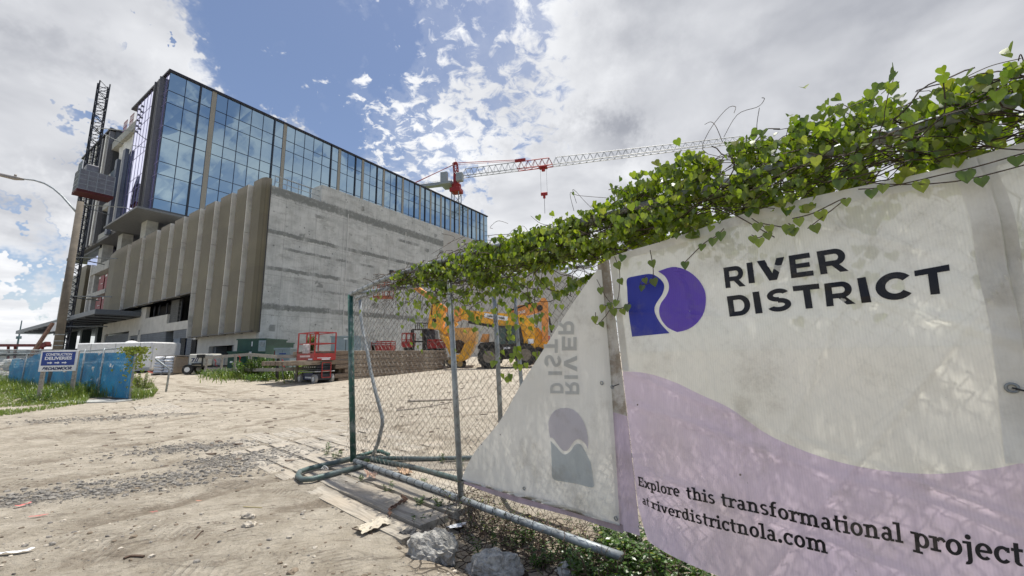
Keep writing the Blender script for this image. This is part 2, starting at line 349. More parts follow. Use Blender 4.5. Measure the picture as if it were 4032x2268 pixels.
# ---------------------------------------------------------------- ground: one sheet to the horizon
def ground_mat():
    m = bpy.data.materials.new('sandy_site_ground'); m.use_nodes = True; q = NT(m.node_tree); b = q.n['Principled BSDF']
    t = q.new('ShaderNodeTexCoord').outputs['Object']; x, y, z = q.sep(t)
    tr = q.map(q.vmath('ADD', t, q.vmath('SCALE', q.noise(t, 1.1, 5, .6, col=True), (0, 0, 0), .9)), (.6, 2.6, 1), rot=(0, 0, R(-14)))               # ruts run across the yard
    rut = q.noise(tr, .9, 9, .68, .6); big = q.noise(t, .35, 6, .6); fine = q.noise(t, 22, 8, .75); mid = q.noise(t, 4.5, 8, .72)
    c = q.mix(q.ss(mid, .3, .72), (.39, .34, .265), (.61, .55, .45))
    c = q.mix(q.ss(rut, .50, .66, 0, .62), c, (.255, .218, .17)); c = q.mix(q.ss(q.noise(q.map(t, (2.2, 7.5, 1), (3, 1, 0), (0, 0, R(-10))), 1.6, 9, .75, .5), .56, .66, 0, .75), c, (.17, .145, .115))
    c = q.mix(q.ss(q.noise(t, 1.3, 7, .7), .52, .72, 0, .6), c, (.60, .53, .42))
    c = q.mix(q.ss(fine, .54, .70, 0, .75), c, (.20, .172, .135)); c = q.mix(q.ss(q.noise(t, 60, 4, .7), .60, .74, 0, .6), c, (.66, .61, .52))
    # grey gravel patches
    def gpatch(px_, py_, rx, ry, rot):
        v = q.map(t, (1 / rx, 1 / ry, 0), (0, 0, 0)); v = q.vmath('SUBTRACT', t, (px_, py_, 0)); v = q.map(v, (1, 1, 0), rot=(0, 0, -rot)); v = q.vmath('MULTIPLY', v, (1 / rx, 1 / ry, 0))
        return q.ss(q.math('ADD', q.vmath('LENGTH', v), q.math('MULTIPLY', q.math('SUBTRACT', q.noise(t, 2.6, 7, .75), .5), 2.2)), .35, 1.15, 1, 0)
    gm = None
    for a in GRAVEL:
        g = gpatch(*a); gm = g if gm is None else q.math('MAXIMUM', gm, g)
    cell = q.vor(t, 26, out='Color'); cd_ = q.vor(t, 26, 'DISTANCE_TO_EDGE')
    cs = q.sep(cell)[0]; gc = q.mix(cs, (.17, .165, .16), (.46, .43, .39)); gc = q.mix(q.ss(cd_, 0, .09, 1, 0), gc, (.15, .13, .11))
    gm2 = q.math('MULTIPLY', gm, q.ss(q.noise(t, 5, 8, .75), .46, .58)); c = q.mix(q.math('MULTIPLY', gm2, .75), c, gc)
    # tyre tread bars in two bands near the camera
    def tread(px_, py_, rot, w, per):
        v = q.map(q.vmath('SUBTRACT', t, (px_, py_, 0)), (1, 1, 0), rot=(0, 0, -rot)); vx, vy, _ = q.sep(v)
        band = q.ss(q.math('ABSOLUTE', q.math('ADD', vy, q.math('MULTIPLY', q.math('SUBTRACT', q.noise(t, .8, 3), .5), .25))), w * .8, w, 1, 0)
        sk = q.math('ADD', vx, q.math('MULTIPLY', q.math('ABSOLUTE', vy), .8)); ln = q.math('ABSOLUTE', q.math('SUBTRACT', q.math('FRACT', q.math('DIVIDE', sk, per)), .5))
        return q.math('MULTIPLY', q.math('MULTIPLY', q.ss(ln, .14, .3, 1, 0), band), q.ss(q.noise(t, 1.7, 5, .7), .42, .6))
    td = None
    for a in ((-1.5, 2.6, R(155), .17, .055), (-2.6, 2.75, R(160), .2, .06), (-3.6, 3.7, R(12), .18, .06), (-.7, 2.9, R(148), .14, .05)):
        g = tread(*a); td = g if td is None else q.math('MAXIMUM', td, g)
    c = q.mix(q.math('MULTIPLY', td, .30), c, (.20, .165, .125))
    rk = None
    for (ax, ay, ca, sa, wd, dp) in RUTS:
        v = q.vmath('SUBTRACT', t, (ax, ay, 0)); e = q.math('ADD', q.vmath('DOT_PRODUCT', v, (-sa, ca, 0)), q.math('MULTIPLY', q.math('SINE', q.math('ADD', q.math('MULTIPLY', q.vmath('DOT_PRODUCT', v, (ca, sa, 0)), .45), ax)), .18))
        e = q.math('ADD', e, q.math('MULTIPLY', q.math('SUBTRACT', q.noise(t, 3.5, 7, .75), .5), .5)); k = q.ss(q.math('ABSOLUTE', e), wd * .25, wd * 1.3, 1, 0); rk = k if rk is None else q.math('MAXIMUM', rk, k)
    rk = q.math('MULTIPLY', rk, q.ss(q.noise(t, 1.9, 7, .7), .40, .62)); c = q.mix(q.math('MULTIPLY', rk, .68), c, (.19, .152, .108)); c = q.mix(q.math('MULTIPLY', q.ss(q.noise(q.map(t, (1.4, 4.0, 1), (8, 2, 0), (0, 0, R(-18))), 2.4, 9, .8, .4), .57, .66), .6), c, (.15, .12, .088))
    # dried mud with cracks under the fence
    mv = q.vmath('SUBTRACT', t, (MUD[0], MUD[1], 0)); md = q.ss(q.math('ADD', q.vmath('LENGTH', q.vmath('MULTIPLY', mv, (1.0, 1.25, 0))), q.math('MULTIPLY', q.math('SUBTRACT', q.noise(t, 3, 4), .5), .5)), .55, .75, 1, 0)
    wv = q.vmath('ADD', t, q.vmath('SCALE', q.vmath('SUBTRACT', q.noise(t, 9, 3, .6, col=True), (.5, .5, .5)), (0, 0, 0), .05))
    ck = q.ss(q.vor(q.map(wv, (1, 1, 0)), 13, 'DISTANCE_TO_EDGE'), .02, .075, 1, 0); ck2 = q.math('MULTIPLY', ck, md)
    c = q.mix(md, c, (.47, .40, .31)); c = q.mix(q.math('MULTIPLY', ck2, .9), c, (.06, .045, .035))
    # far land beyond the yard: grass green
    c = q.mix(q.ss(q.vmath('LENGTH', t), 90, 140), c, (.10, .13, .05))
    q.l.new(c, b.inputs['Base Color']); b.inputs['Roughness'].default_value = .95; b.inputs['Specular IOR Level'].default_value = .2
    h = q.math('ADD', q.math('MULTIPLY', fine, .35), q.math('MULTIPLY', mid, .8)); h = q.math('ADD', h, q.math('MULTIPLY', rut, 1.6)); h = q.math('ADD', h, q.math('MULTIPLY', q.noise(t, 11, 6, .75), 1.1))
    h = q.math('SUBTRACT', h, q.math('MULTIPLY', td, .22)); h = q.math('SUBTRACT', h, q.math('MULTIPLY', ck2, 1.2)); h = q.math('ADD', h, q.math('MULTIPLY', q.math('MULTIPLY', q.ss(cd_, 0, .2), gm2), .5))
    q.l.new(q.bump(h, 1.0, .05), b.inputs['Normal']); return m
GRAVEL = []
for (x_, y_, rx, ry, ro) in ((1050, 1830, 1.0, .45, 20), (760, 1790, 1.2, .3, 8), (260, 1985, 1.1, .16, 14), (620, 1920, .8, .12, 14), (350, 1660, 1.9, .5, 12), (650, 1640, 1.5, .4, 5), (60, 2020, .5, .15, 14), (900, 1575, 2.2, .5, 0)):
    g = G(x_, y_); GRAVEL.append((float(g[0]), float(g[1]), rx, ry, R(ro)))
MUD = G(2030, 2175)
RUTS = []
for (x0, y0, x1, y1, wd, dp) in ((0, 1760, 1100, 1590, .16, .030), (0, 1850, 1150, 1640, .17, .030), (0, 1930, 900, 1790, .14, .022), (100, 2140, 1150, 1900, .13, .022), (300, 2260, 1350, 2010, .12, .016), (0, 1690, 1000, 1540, .2, .035), (900, 1560, 1330, 1640, .15, .025), (600, 1520, 1330, 1600, .2, .03)):
    a = G(x0, y0, .05); b = G(x1, y1, .05); th_ = math.atan2(b[1] - a[1], b[0] - a[0]); RUTS.append((float(a[0]), float(a[1]), math.cos(th_), math.sin(th_), wd, dp))
def zg(X, Y):
    z = slope(X, Y) if Y < 60 else 1.05
    r_ = math.hypot(X, Y)
    if r_ < 45:
        k = min(1, 18 / max(r_, 1e-3))
        z += .013 * noise.fractal(Vector((X * .7, Y * 1.6, 0)), 1, 2, 5) * k + .006 * noise.noise(Vector((X * 7, Y * 11, 3))) * k
    for (ax, ay, ca, sa, wd, dp) in RUTS:
        e = -(X - ax) * sa + (Y - ay) * ca; a_ = (X - ax) * ca + (Y - ay) * sa; e += .18 * math.sin(a_ * .45 + ax) 
        if abs(e) < wd * 3: z += dp * (-math.exp(-(e / wd) ** 2) + .55 * math.exp(-((abs(e) - wd * 1.5) / (wd * .55)) ** 2)) * (.6 + .8 * noise.noise(Vector((a_ * .8, e, ax))))
    def sm(v, a, b): v = min(1, max(0, (v - a) / (b - a))); return v * v * (3 - 2 * v)
    beyond = (X + .62) * .745 - (Y - 2.86) * .667       # past the ends of the timber planks
    side = (X + .70) * .667 + (Y - 2.70) * .745         # fence side of the front plank
    dip = sm(beyond, -.04, .10) * sm(side, -.10, .12)
    if side > .05: dip = max(dip, .0)
    z += .085 * (1 - sm(Y, 6, 12)) * (1 - dip)
    return z
def axis(lo, hi, step, far, gr):
    a = list(np.arange(lo, hi, step)); s_ = step
    q_ = hi
    while q_ < far: a.append(q_); s_ *= gr; q_ += s_
    s_ = step; q_ = lo; b_ = []
    while q_ > -far: s_ *= gr; q_ -= s_; b_.append(q_)
    return sorted(b_) + a
xs = axis(-8, 2.6, .045, 2500, 1.12); ys = axis(1.4, 9.5, .045, 2500, 1.10)
ys = [v for v in ys if v > -60 or v < -2000] ; ys = sorted(set(ys))
g_ = MB(); nx = len(xs)
g_.v = [(X, Y, zg(X, Y)) for Y in ys for X in xs]
g_.f = [(j*nx+i, j*nx+i+1, (j+1)*nx+i+1, (j+1)*nx+i) for j in range(len(ys)-1) for i in range(nx-1)]
ground = g_.obj('ground', ground_mat(), smooth=True); ground['kind'] = 'structure'
# ================================================================ OFFICE BUILDING (local x along the concrete wall, y along the bronze front)
BR = R(90) - AZ
bld = thing('office_building', 'half finished office block with mirrored glass upper floors, bronze screen and patched concrete wall', 'building', OB, BR)
MB().box((0.02, 0, -1), (18.6, .4, 13.95)).obj('concrete_wall', conc_m, bld)
MB().box((3.95, .0, 13.955), (18.6, 1.5, 15.4)).obj('parapet_block', conc_m, bld)
MB().box((18.603, 0.02, -1), (75, .4, 15.4)).obj('rendered_wall', beige, bld)
MB().box((.3, .4, 13.6), (75, 40, 13.9)).obj('roof_deck', conc2, bld)
pcn = mat('pale_conduit', (.5, .5, .48), .6)
for u in (6.5, 13.07): MB().box((u - .03, -.03, 3), (u + .03, -.002, 13.6)).obj('conduit', pcn, bld)
# roof guard rail
f = MB()
for k in range(5): f.cyl((.4 + k * .9, .3, 13.95), (.4 + k * .9, .3, 14.95), .03, 6)
f.cyl((.4, .3, 14.9), (4.0, .3, 14.9), .035, 6); f.cyl((.4, .3, 14.45), (4.0, .3, 14.45), .03, 6)
f.obj('roof_guard_rail', galv, bld)
# bronze folded screen: one panel and one pale fin for each bay
edges = [(.0, 2.4), (2.4, 5.04), (5.04, 8.04), (8.04, 11.0), (11.0, 14.5), (14.5, 17.8), (17.8, 21.3), (21.3, 25.6), (25.6, 30.2), (30.2, 38.6)]
def screen_panel(v0, v1, zb, zt, seam=True):
    d = .62; w = v1 - v0
    # plan profile: flat face projects, then folds back to the wall line before the next fin
    d = .46; k_ = min(.95, w * .3)
    pr = [(-.12, v0 + .03), (-d + .02, v0 + .04), (-d, v0 + .06), (-d, v1 - k_), (-.14, v1 - .02)]
    if v1 > 38: pr = [(-.12, v0 + .03), (-d, v0 + .05), (-d, v0 + 4.6), (-.12, v1)]
    if v0 == 0: pr = [(.0, -.02), (-.34, .05), (-d, .40), (-d, v1 - .8), (-.14, v1 - .02)]
    m = MB(); k = len(pr); t = .05
    zt2 = [zt - (.0 if abs(p[0] + d) < .01 else -.0) for p in pr]
    vs = [(p[0], p[1], zb) for p in pr] + [(p[0], p[1], zt) for p in pr] + [(p[0] + t, p[1], zb) for p in pr] + [(p[0] + t, p[1], zt) for p in pr]
    fs = []
    for i in range(k - 1):
        fs += [(i, i+1, k+i+1, k+i), (2*k+i, 3*k+i, 3*k+i+1, 2*k+i+1), (k+i, k+i+1, 3*k+i+1, 3*k+i), (i, 2*k+i, 2*k+i+1, i+1)]
    fs += [(0, k, 3*k, 2*k), (k-1, 3*k-1, 4*k-1, 2*k-1)]
    m.add(vs, fs); return m.obj('screen_panel', bronze, bld)
def screen_fin(v, zb, zt):
    m = MB(); h = (zt - zb) / 3.0
    for i in range(3):
        m.box((-.50, v - .015, zb + i * h + (.03 if i else 0)), (-.13, v + .028, zb + (i + 1) * h))
    m.obj('screen_fin', fin_m, bld)
    MB().box((-.13, v - .06, zb), (.0, v + .02, zt)).obj('screen_reveal', darkmet, bld)
for i, (v0, v1) in enumerate(edges):
    zb = 3.1 if v1 <= 11.1 else 6.9
    screen_panel(v0, v1, zb, 14.45)
    if v1 < 38: screen_fin(v1, zb, 14.42)
MB().box((-.03, -.025, 3.1), (.02, .0, 13.95)).obj('corner_trim', darkmet, bld)
# ceiling of the screen's bottom edge
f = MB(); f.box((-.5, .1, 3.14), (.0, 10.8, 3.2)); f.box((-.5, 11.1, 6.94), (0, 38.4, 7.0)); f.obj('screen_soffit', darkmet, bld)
# ground-floor wall behind the screen (u = .3): cream board with openings
def wpan(name, m_, y0, y1, z0, z1, x0=.3, x1=.6): return MB().box((x0, y0, z0), (x1, y1, z1)).obj(name, m_, bld)
wpan('cream_wall', cream, .42, 4.3, -.5, 3.3); wpan('cream_wall', cream, 4.3, 8.6, 2.35, 3.3); wpan('cream_wall', cream, 8.6, 10.9, -.5, 3.3)
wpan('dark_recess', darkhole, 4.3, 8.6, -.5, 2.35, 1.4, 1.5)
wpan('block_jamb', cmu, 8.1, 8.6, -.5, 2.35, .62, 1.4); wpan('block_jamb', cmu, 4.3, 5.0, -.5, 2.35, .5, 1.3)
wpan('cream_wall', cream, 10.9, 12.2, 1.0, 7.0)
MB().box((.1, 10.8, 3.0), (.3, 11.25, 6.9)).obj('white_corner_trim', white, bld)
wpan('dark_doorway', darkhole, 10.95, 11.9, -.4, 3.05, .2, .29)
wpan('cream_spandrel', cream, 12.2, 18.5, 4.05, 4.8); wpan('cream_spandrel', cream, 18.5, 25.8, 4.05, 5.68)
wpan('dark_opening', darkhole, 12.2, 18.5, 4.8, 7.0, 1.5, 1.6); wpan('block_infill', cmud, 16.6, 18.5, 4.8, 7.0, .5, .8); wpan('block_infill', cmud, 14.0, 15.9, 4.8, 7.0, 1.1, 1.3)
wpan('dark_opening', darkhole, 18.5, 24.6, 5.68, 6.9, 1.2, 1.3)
for v in (15.95, 14.0, 12.9): wpan('stud', darkmet, v, v + .08, 4.8, 7.0, .5, .6)
for v in (19.6, 21.6, 23.0): wpan('stud', darkmet, v, v + .08, 5.68, 6.9, .5, .6)
wpan('cream_wall', cream, 24.6, 26.2, 5.68, 6.9); 
wpan('block_wall', cmu, 12.2, 13.3, .0, 4.05, .34); wpan('block_wall', cmu, 13.3, 16.6, 3.25, 4.05, .34)
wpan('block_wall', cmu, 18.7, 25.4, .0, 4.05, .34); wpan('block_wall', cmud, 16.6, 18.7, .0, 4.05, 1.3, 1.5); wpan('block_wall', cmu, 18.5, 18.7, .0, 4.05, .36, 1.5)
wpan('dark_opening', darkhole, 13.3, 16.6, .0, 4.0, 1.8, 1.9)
wpan('blue_door', gsteel, 14.6, 16.1, 1.05, 3.25, .25, .31); wpan('blue_door', mat('navy_panel', (.03, .05, .10), .5), 13.4, 14.55, 1.05, 3.25, .7, .76)
wpan('cream_wall', cream, 25.4, 26.2, .0, 4.05); wpan('cream_wall', cream, 25.8, 39.4, 4.6, 5.9)
wpan('cream_wall', cream, 26.2, 29.1, 4.05, 4.6); wpan('block_wall', cmu, 26.2, 28.9, .0, 4.05, .4); wpan('block_wall', cmu, 29.1, 38.2, .0, 4.4, .4); wpan('cream_wall', cream, 28.9, 29.4, 0, 4.6, .33, .6)
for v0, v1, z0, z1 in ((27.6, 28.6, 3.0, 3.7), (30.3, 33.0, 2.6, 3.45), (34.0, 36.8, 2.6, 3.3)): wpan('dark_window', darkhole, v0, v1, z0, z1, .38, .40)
wpan('cream_wall', cream, 38.2, 39.4, 0, 4.6); wpan('block_wall', cmu, 25.8, 38.6, 5.9, 6.85, .45)
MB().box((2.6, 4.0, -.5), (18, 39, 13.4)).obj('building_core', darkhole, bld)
# columns and beams of the open ground floor further left
dgc = mat('dark_green_column', (.035, .05, .05), .6)
for v in (41.5, 49.0, 56.5, 63.5):
    MB().box((.3, v, -.5), (1.2, v + .9, 6.2)).obj('dark_column', dgc, bld); MB().box((8, v, -.5), (8.9, v + .9, 6.2)).obj('dark_column', dgc, bld)
MB().box((0.2, 39.4, 5.7), (14, 66, 6.5)).obj('first_floor_slab', darkmet, bld)
# entrance canopy
MB().box((-3.2, 26.0, 6.0), (.29, 70, 6.5), .03).obj('entrance_canopy', mat('grey_canopy_metal', (.13, .145, .16), .5, .2, .1), bld)
f = MB()
for k in range(12): f.box((-3.0, 27 + k * 3.4, 5.9), (.2, 27.15 + k * 3.4, 5.995))
f.obj('canopy_joist', darkmet, bld)
# exposed frame with red hoist gates
f = MB()
for z0, z1 in ((6.75, 7.4), (9.75, 10.3), (12.9, 14.0)): f.box((-.15, 38.75, z0), (6, 47.2, z1))
f.box((.0, 45.3, 7.4), (.7, 46.2, 12.9)); f.box((.0, 38.7, 7.4), (.5, 39.1, 12.9))
f.obj('floor_slab_edge', conc2, bld)
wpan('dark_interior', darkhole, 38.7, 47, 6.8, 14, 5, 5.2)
for z0 in (7.4, 10.3):
    for v0 in (39.4, 42.2):
        g0 = MB().box((.3, v0, z0), (.38, v0 + 2.3, z0 + 2.25), .02).obj('hoist_gate', dkred, bld)
        MB().box((.27, v0 + 1.5, z0 + 1.9), (.297, v0 + 2.2, z0 + 2.15)).obj('gate_plate', white, g0)
        MB().box((.25, v0 + .2, z0 + 1.1), (.297, v0 + 1.1, z0 + 1.16)).obj('gate_bar', white, g0)
# bronze panel beyond the gates
screen_panel(47.6, 51.0, 6.9, 14.5); f = MB(); f.box((-.2, 46.7, 6.9), (.2, 47.0, 14.4)); f.obj('screen_fin', fin_m, bld)
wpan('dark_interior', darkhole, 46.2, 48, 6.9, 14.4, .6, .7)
wpan('block_wall', conc2, 51.2, 66, 6.5, 14.4, .3, .5)
# level between the screen and the glass box (z 14 - 17): columns and recessed glass
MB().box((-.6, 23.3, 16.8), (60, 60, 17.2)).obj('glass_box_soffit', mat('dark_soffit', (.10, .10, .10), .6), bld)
MB().box((-1.9, 23.0, 16.75), (3.6, 34.5, 16.95)).obj('projecting_ledge', mat('grey_ledge_metal', (.16, .165, .165), .5, .1), bld)
for v in (27.0, 35.4, 43.5): MB().box((.0, v, 13.9), (1.0, v + 1.7, 16.79)).obj('concrete_column', conc2, bld)
def cwall(name, m_, pts, z0, z1): ...
g1 = MB(); g1.box((2.2, 24.5, 13.9), (2.25, 60, 16.8)); g1.obj('recessed_glass', glassL, bld)
g1 = MB(); g1.box((2.3, 24.4, 13.9), (60, 24.45, 16.8)); g1.obj('recessed_glass', glassR, bld)
f = MB()
for k in range(26): f.box((2.10, 25.2 + k * 1.4, 13.9), (2.195, 25.26 + k * 1.4, 16.8))
for k in range(12): f.box((3.2 + k * 1.4, 24.33, 13.9), (3.26 + k * 1.4, 24.395, 16.8))
f.obj('recessed_mullion', darkmet, bld)
# ---- glass box, right face at y = 23.4 from x = -.5 to 58.7, top 33.15
GY, GX, GT = 23.4, -.6, 33.15
strips = [(3.46, 3.94), (11.9, 12.33), (20.24, 20.68), (24.49, 24.9), (28.71, 29.12), (32.97, 33.4), (37.24, 37.65), (40.06, 40.45), (42.95, 43.35), (45.8, 46.2), (48.65, 49.05), (51.45, 51.85), (54.45, 54.85), (57.3, 57.6)]
thick = [2.32, 10.71, 19.07, 23.31, 27.5, 31.68, 36.01, 38.73, 41.53, 44.34, 47.31, 49.98, 52.97, 55.95]
thin = [.92, 5.12, 6.51, 7.88, 9.3, 13.51, 14.91, 16.27, 17.66, 21.9, 26.13, 30.4, 34.7]
rows = [GT, 30.9, 29.45, 26.7, 25.27, 22.5, 21.05, 18.3, 17.0]
cols = sorted([-.57] + [s for a in strips for s in a] + thick + thin + [58.72])
# every pane is tipped by a hair, as real panes are
gl = MB(); rg = random.Random(4)
for i in range(len(cols) - 1):
    a, b = cols[i], cols[i + 1]
    if any(abs(a - s0) < .01 for s0, _ in strips): continue
    for j in range(8):
        z1, z0 = rows[j], rows[j + 1]; e = [GY + rg.uniform(-.006, .006) for _ in range(4)]
        gl.add([(a, e[0], z0), (b, e[1], z0), (b, e[2], z1), (a, e[3], z1)], [(0, 1, 2, 3)])
gl.obj('side_glazing', glassR, bld)
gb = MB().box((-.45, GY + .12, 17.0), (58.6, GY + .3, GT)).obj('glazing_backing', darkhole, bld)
for a, b in strips: MB().box((a, GY - .05, 17.0), (b, GY + .1, GT)).obj('tan_strip', tan, bld)
f = MB()
for u in thick: f.box((u - .07, GY - .16, 17.0), (u + .07, GY + .08, GT))
f.obj('deep_mullion', darkmet, bld)
f = MB()
for u in thin + [s for a in strips for s in a]: f.box((u - .028, GY - .045, 17.0), (u + .028, GY + .07, GT))
for z_ in rows[1:]: f.box((-.55, GY - .04, z_ - .025), (58.7, GY + .068, z_ + .025))
f.obj('slim_mullion', mat('blue_black_mullion', (.02, .025, .05), .35, .3), bld)
MB().box((58.75, GY, 15.4), (58.8, GY + 8, GT)).obj('end_glazing', glassG, bld)
# left face at x = -.6 from y = 23.4 to 34
gl = MB(); yl = [23.4, 24.9]; 
yy = [23.42, 24.15, 24.9] ; ly = [26.8 + k * 1.15 for k in range(7)]
def lpanes(seq, rws):
    for i in range(len(seq) - 1):
        for j in range(len(rws) - 1):
            e = [GX + rg.uniform(-.005, .005) for _ in range(4)]
            gl.add([(e[0], seq[i+1], rws[j+1]), (e[1], seq[i], rws[j+1]), (e[2], seq[i], rws[j]), (e[3], seq[i+1], rws[j])], [(0, 1, 2, 3)])
lpanes([23.42, 24.15, 24.9], rows); gl.obj('corner_glazing', glassL, bld); gl = MB(); lpanes(ly, rows)
gl.obj('front_glazing', glassL, bld)
MB().box((GX + .1, 23.7, 17.0), (GX + .25, 33.7, GT)).obj('glazing_backing', darkhole, bld)
# deep dark slot with pale fins between
f = MB(); f.box((-.55, 24.9, 17.0), (.4, 26.8, GT)); f.obj('dark_slot', darkmet, bld)
f = MB()
for v, d in ((24.95, .5), (25.7, .42), (26.62, .5)): f.box((GX - d + .1, v, 17.0), (GX + .3, v + .16, GT - .1))
f.obj('slot_fin', mat('grey_fin', (.14, .14, .15), .5, .2), bld)
MB().box((GX - .3, 26.80, 17.0), (GX + .2, 26.88, GT - .1)).obj('pale_slot_fin', fin_m, bld)
f = MB()
for v in [24.15] + ly[1:]: f.box((GX - .02, v - .02, 17.0), (GX + .05, v + .02, GT))
for z_ in rows[1:]: f.box((GX - .02, 23.42, z_ - .02), (GX + .05, 24.9, z_ + .02)); f.box((GX - .02, 26.8, z_ - .02), (GX + .05, 33.7, z_ + .02))
f.obj('lilac_mullion', mat('violet_mullion', (.20, .18, .34), .4, .2), bld)
for k in range(5):
    for j in range(2): MB().box((GX - .12, 31.7 + j * 1.1, 32.0 - k * .75), (GX - .02, 31.9 + j * 1.1, 32.2 - k * .75)).obj('fixing_bracket', darkmet, bld)
# roof cap
f = MB(); f.box((-.75, 23.2, GT), (58.9, 23.9, GT + .22)); f.box((-.75, 23.9, GT), (.1, 36.0, GT + .22)); f.box((.1, 23.9, GT - .1), (58.9, 36.0, GT + .1))
f.obj('roof_cap', mat('black_roof_edge', (.025, .022, .03), .5, .2), bld)
# unfinished bay (y 33.7 - 43) with slab edges, tarpaulin and gates
f = MB()
for z0, z1 in ((30.2, 31.3), (25.6, 26.4), (21.4, 22.2), (17.2, 18.0)): f.box((-.5, 33.75, z0), (10, 44.0, z1))
for v in (42.2,): f.box((.2, v, 17.2), (1.2, v + 1.2, 30.2))
f.box((-.2, 33.9, 31.3), (.3, 34.6, 32.6))
f.obj('floor_slab', conc2, bld)
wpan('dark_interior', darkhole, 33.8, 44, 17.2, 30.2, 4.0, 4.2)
tp = MB(); NXT = 16
for j in range(13):
    for i in range(NXT + 1):
        yv = 34.0 + i * .52; zv = 30.15 - j * .32 - (.0 if i < 3 else 0) ; tp.v.append((-.1 + .25 * noise.noise(Vector((yv * 1.3, zv * .5, 0))) + .02 * j, yv, zv if j < 12 else zv + .6 * noise.noise(Vector((yv, 3, 1)))))
tp.f = [(j*(NXT+1)+i, j*(NXT+1)+i+1, (j+1)*(NXT+1)+i+1, (j+1)*(NXT+1)+i) for j in range(12) for i in range(NXT)]
tp.obj('wind_tarp', tarp_m, bld, True)
for v0, z0, zh in ((39.7, 23.6, 2.0), (36.8, 24.8, 1.3), (39.5, 18.2, 2.2)): MB().box((.0, v0, z0), (.08, v0 + 1.5, z0 + zh)).obj('hoist_gate', dkred, bld)
for v0 in (36.6, 39.2):
    f = MB()
    for k in range(6): f.box((-.30, v0 + k * .3, 31.3), (-.27, v0 + .04 + k * .3, 33.2))
    for z_ in (31.4, 32.3, 33.15): f.box((-.31, v0, z_), (-.26, v0 + 1.54, z_ + .05))
    f.obj('roof_edge_gate', dkred, bld)
# hanging glass wing with dark fins in front of the unfinished bay
gw = MB(); gw.add([(-.62, 39.2, 17.2), (-.62, 33.9, 17.2), (-.62, 33.9, 27.0), (-.62, 37.8, 25.4), (-.62, 39.2, 24.6)], [(0, 1, 2, 3, 4)]); gw.obj('front_glazing', glassL, bld)
f = MB(); f.box((-1.0, 34.6, 16.9), (-.64, 35.6, 27.3)); f.box((-1.0, 37.6, 16.9), (-.64, 38.5, 26.8)); f.obj('hanging_fin', mat('blue_grey_fin', (.12, .14, .18), .5, .2), bld)
f = MB(); f.box((-1.0, 35.62, 16.9), (-.64, 35.8, 27.2)); f.obj('pale_slot_fin', fin_m, bld)
# left wing with vertical fins
lw = MB().box((-.3, 44.0, 16.9), (8, 58.6, 33.1)).obj('fin_wing_wall', mat('fin_wing_dark', (.07, .075, .085), .5, .1), bld)
for k in range(9): MB().box((-.85, 44.2 + k * 1.62, 16.9), (-.3, 44.75 + k * 1.62, 33.0)).obj('wing_fin', (fin_m if k in (1, 4, 6) else MT['blue_black_mullion'] if k % 2 else MT['grey_fin']), bld)
MB().box((-.95, 43.9, 33.1), (8, 59.0, 33.35)).obj('wing_roof_cap', MT['black_roof_edge'], bld)
MB().box((0.1, 58.6, 28.0), (6, 59.0, 33.0)).obj('end_glazing', glassG, bld)
MB().box((.3, 44.0, 14.0), (8, 52, 16.8)).obj('recessed_glass', glassL, bld)
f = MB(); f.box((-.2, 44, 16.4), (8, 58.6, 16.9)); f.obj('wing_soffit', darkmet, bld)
# lower far wing
MB().box((.5, 52.5, 6.5), (6, 66, 14.0)).obj('far_wing', bronze, bld)

# ================================================================ HOIST
def lattice(mb, p0, p1, w, n_, r=.04, rd=.025, ax=(1,0,0), ay=(0,1,0), k=4):
    p0 = np.array(p0, float); p1 = np.array(p1, float); ax = np.array(ax, float); ay = np.array(ay, float); h = w / 2
    cs = [(-h, -h), (h, -h), (h, h), (-h, h)]
    for a, b in cs: mb.tube([p0 + ax*a + ay*b, p1 + ax*a + ay*b], r, k)
    for i in range(n_):
        q0 = p0 + (p1 - p0) * i / n_; q1 = p0 + (p1 - p0) * (i + 1) / n_
        for j in range(4):
            a = cs[j]; b = cs[(j+1) % 4]
            mb.tube([q0 + ax*a[0] + ay*a[1], q0 + ax*b[0] + ay*b[1]], rd, 3)
            if (i + j) % 2: a, b = b, a
            mb.tube([q0 + ax*a[0] + ay*a[1], q1 + ax*b[0] + ay*b[1]], rd, 3)
def Bl(u, v, z): return OB + UX * u + WX * v + np.array([0, 0, z])
hoist = thing('construction_hoist', 'tall lattice hoist mast with grey slatted cage climbing the front of the office block', 'construction hoist', Bl(-3.4, 36.4, 0), BR)
f = MB(); lattice(f, (0, 0, .8), (0, 0, 35.4), .9, 44, .065, .042); f.obj('mast', darkmet, hoist)
for z_ in (5.3, 8.7, 13.2, 19.5, 29.3):
    f = MB(); f.tube([(0, -.4, z_), (2.8, -3.0, z_)], .06, 4); f.tube([(0, .4, z_), (2.8, 2.0, z_)], .06, 4); f.beam((0, -.5, z_), (0, .5, z_), .08, .08); f.obj('wall_tie', galv, hoist)
cfl_m = mat('dark_red_underside', (.075, .008, .008), .7)
cagem = mat('grey_mesh_panel', (.20, .20, .22), .5, .3, .15, 3)
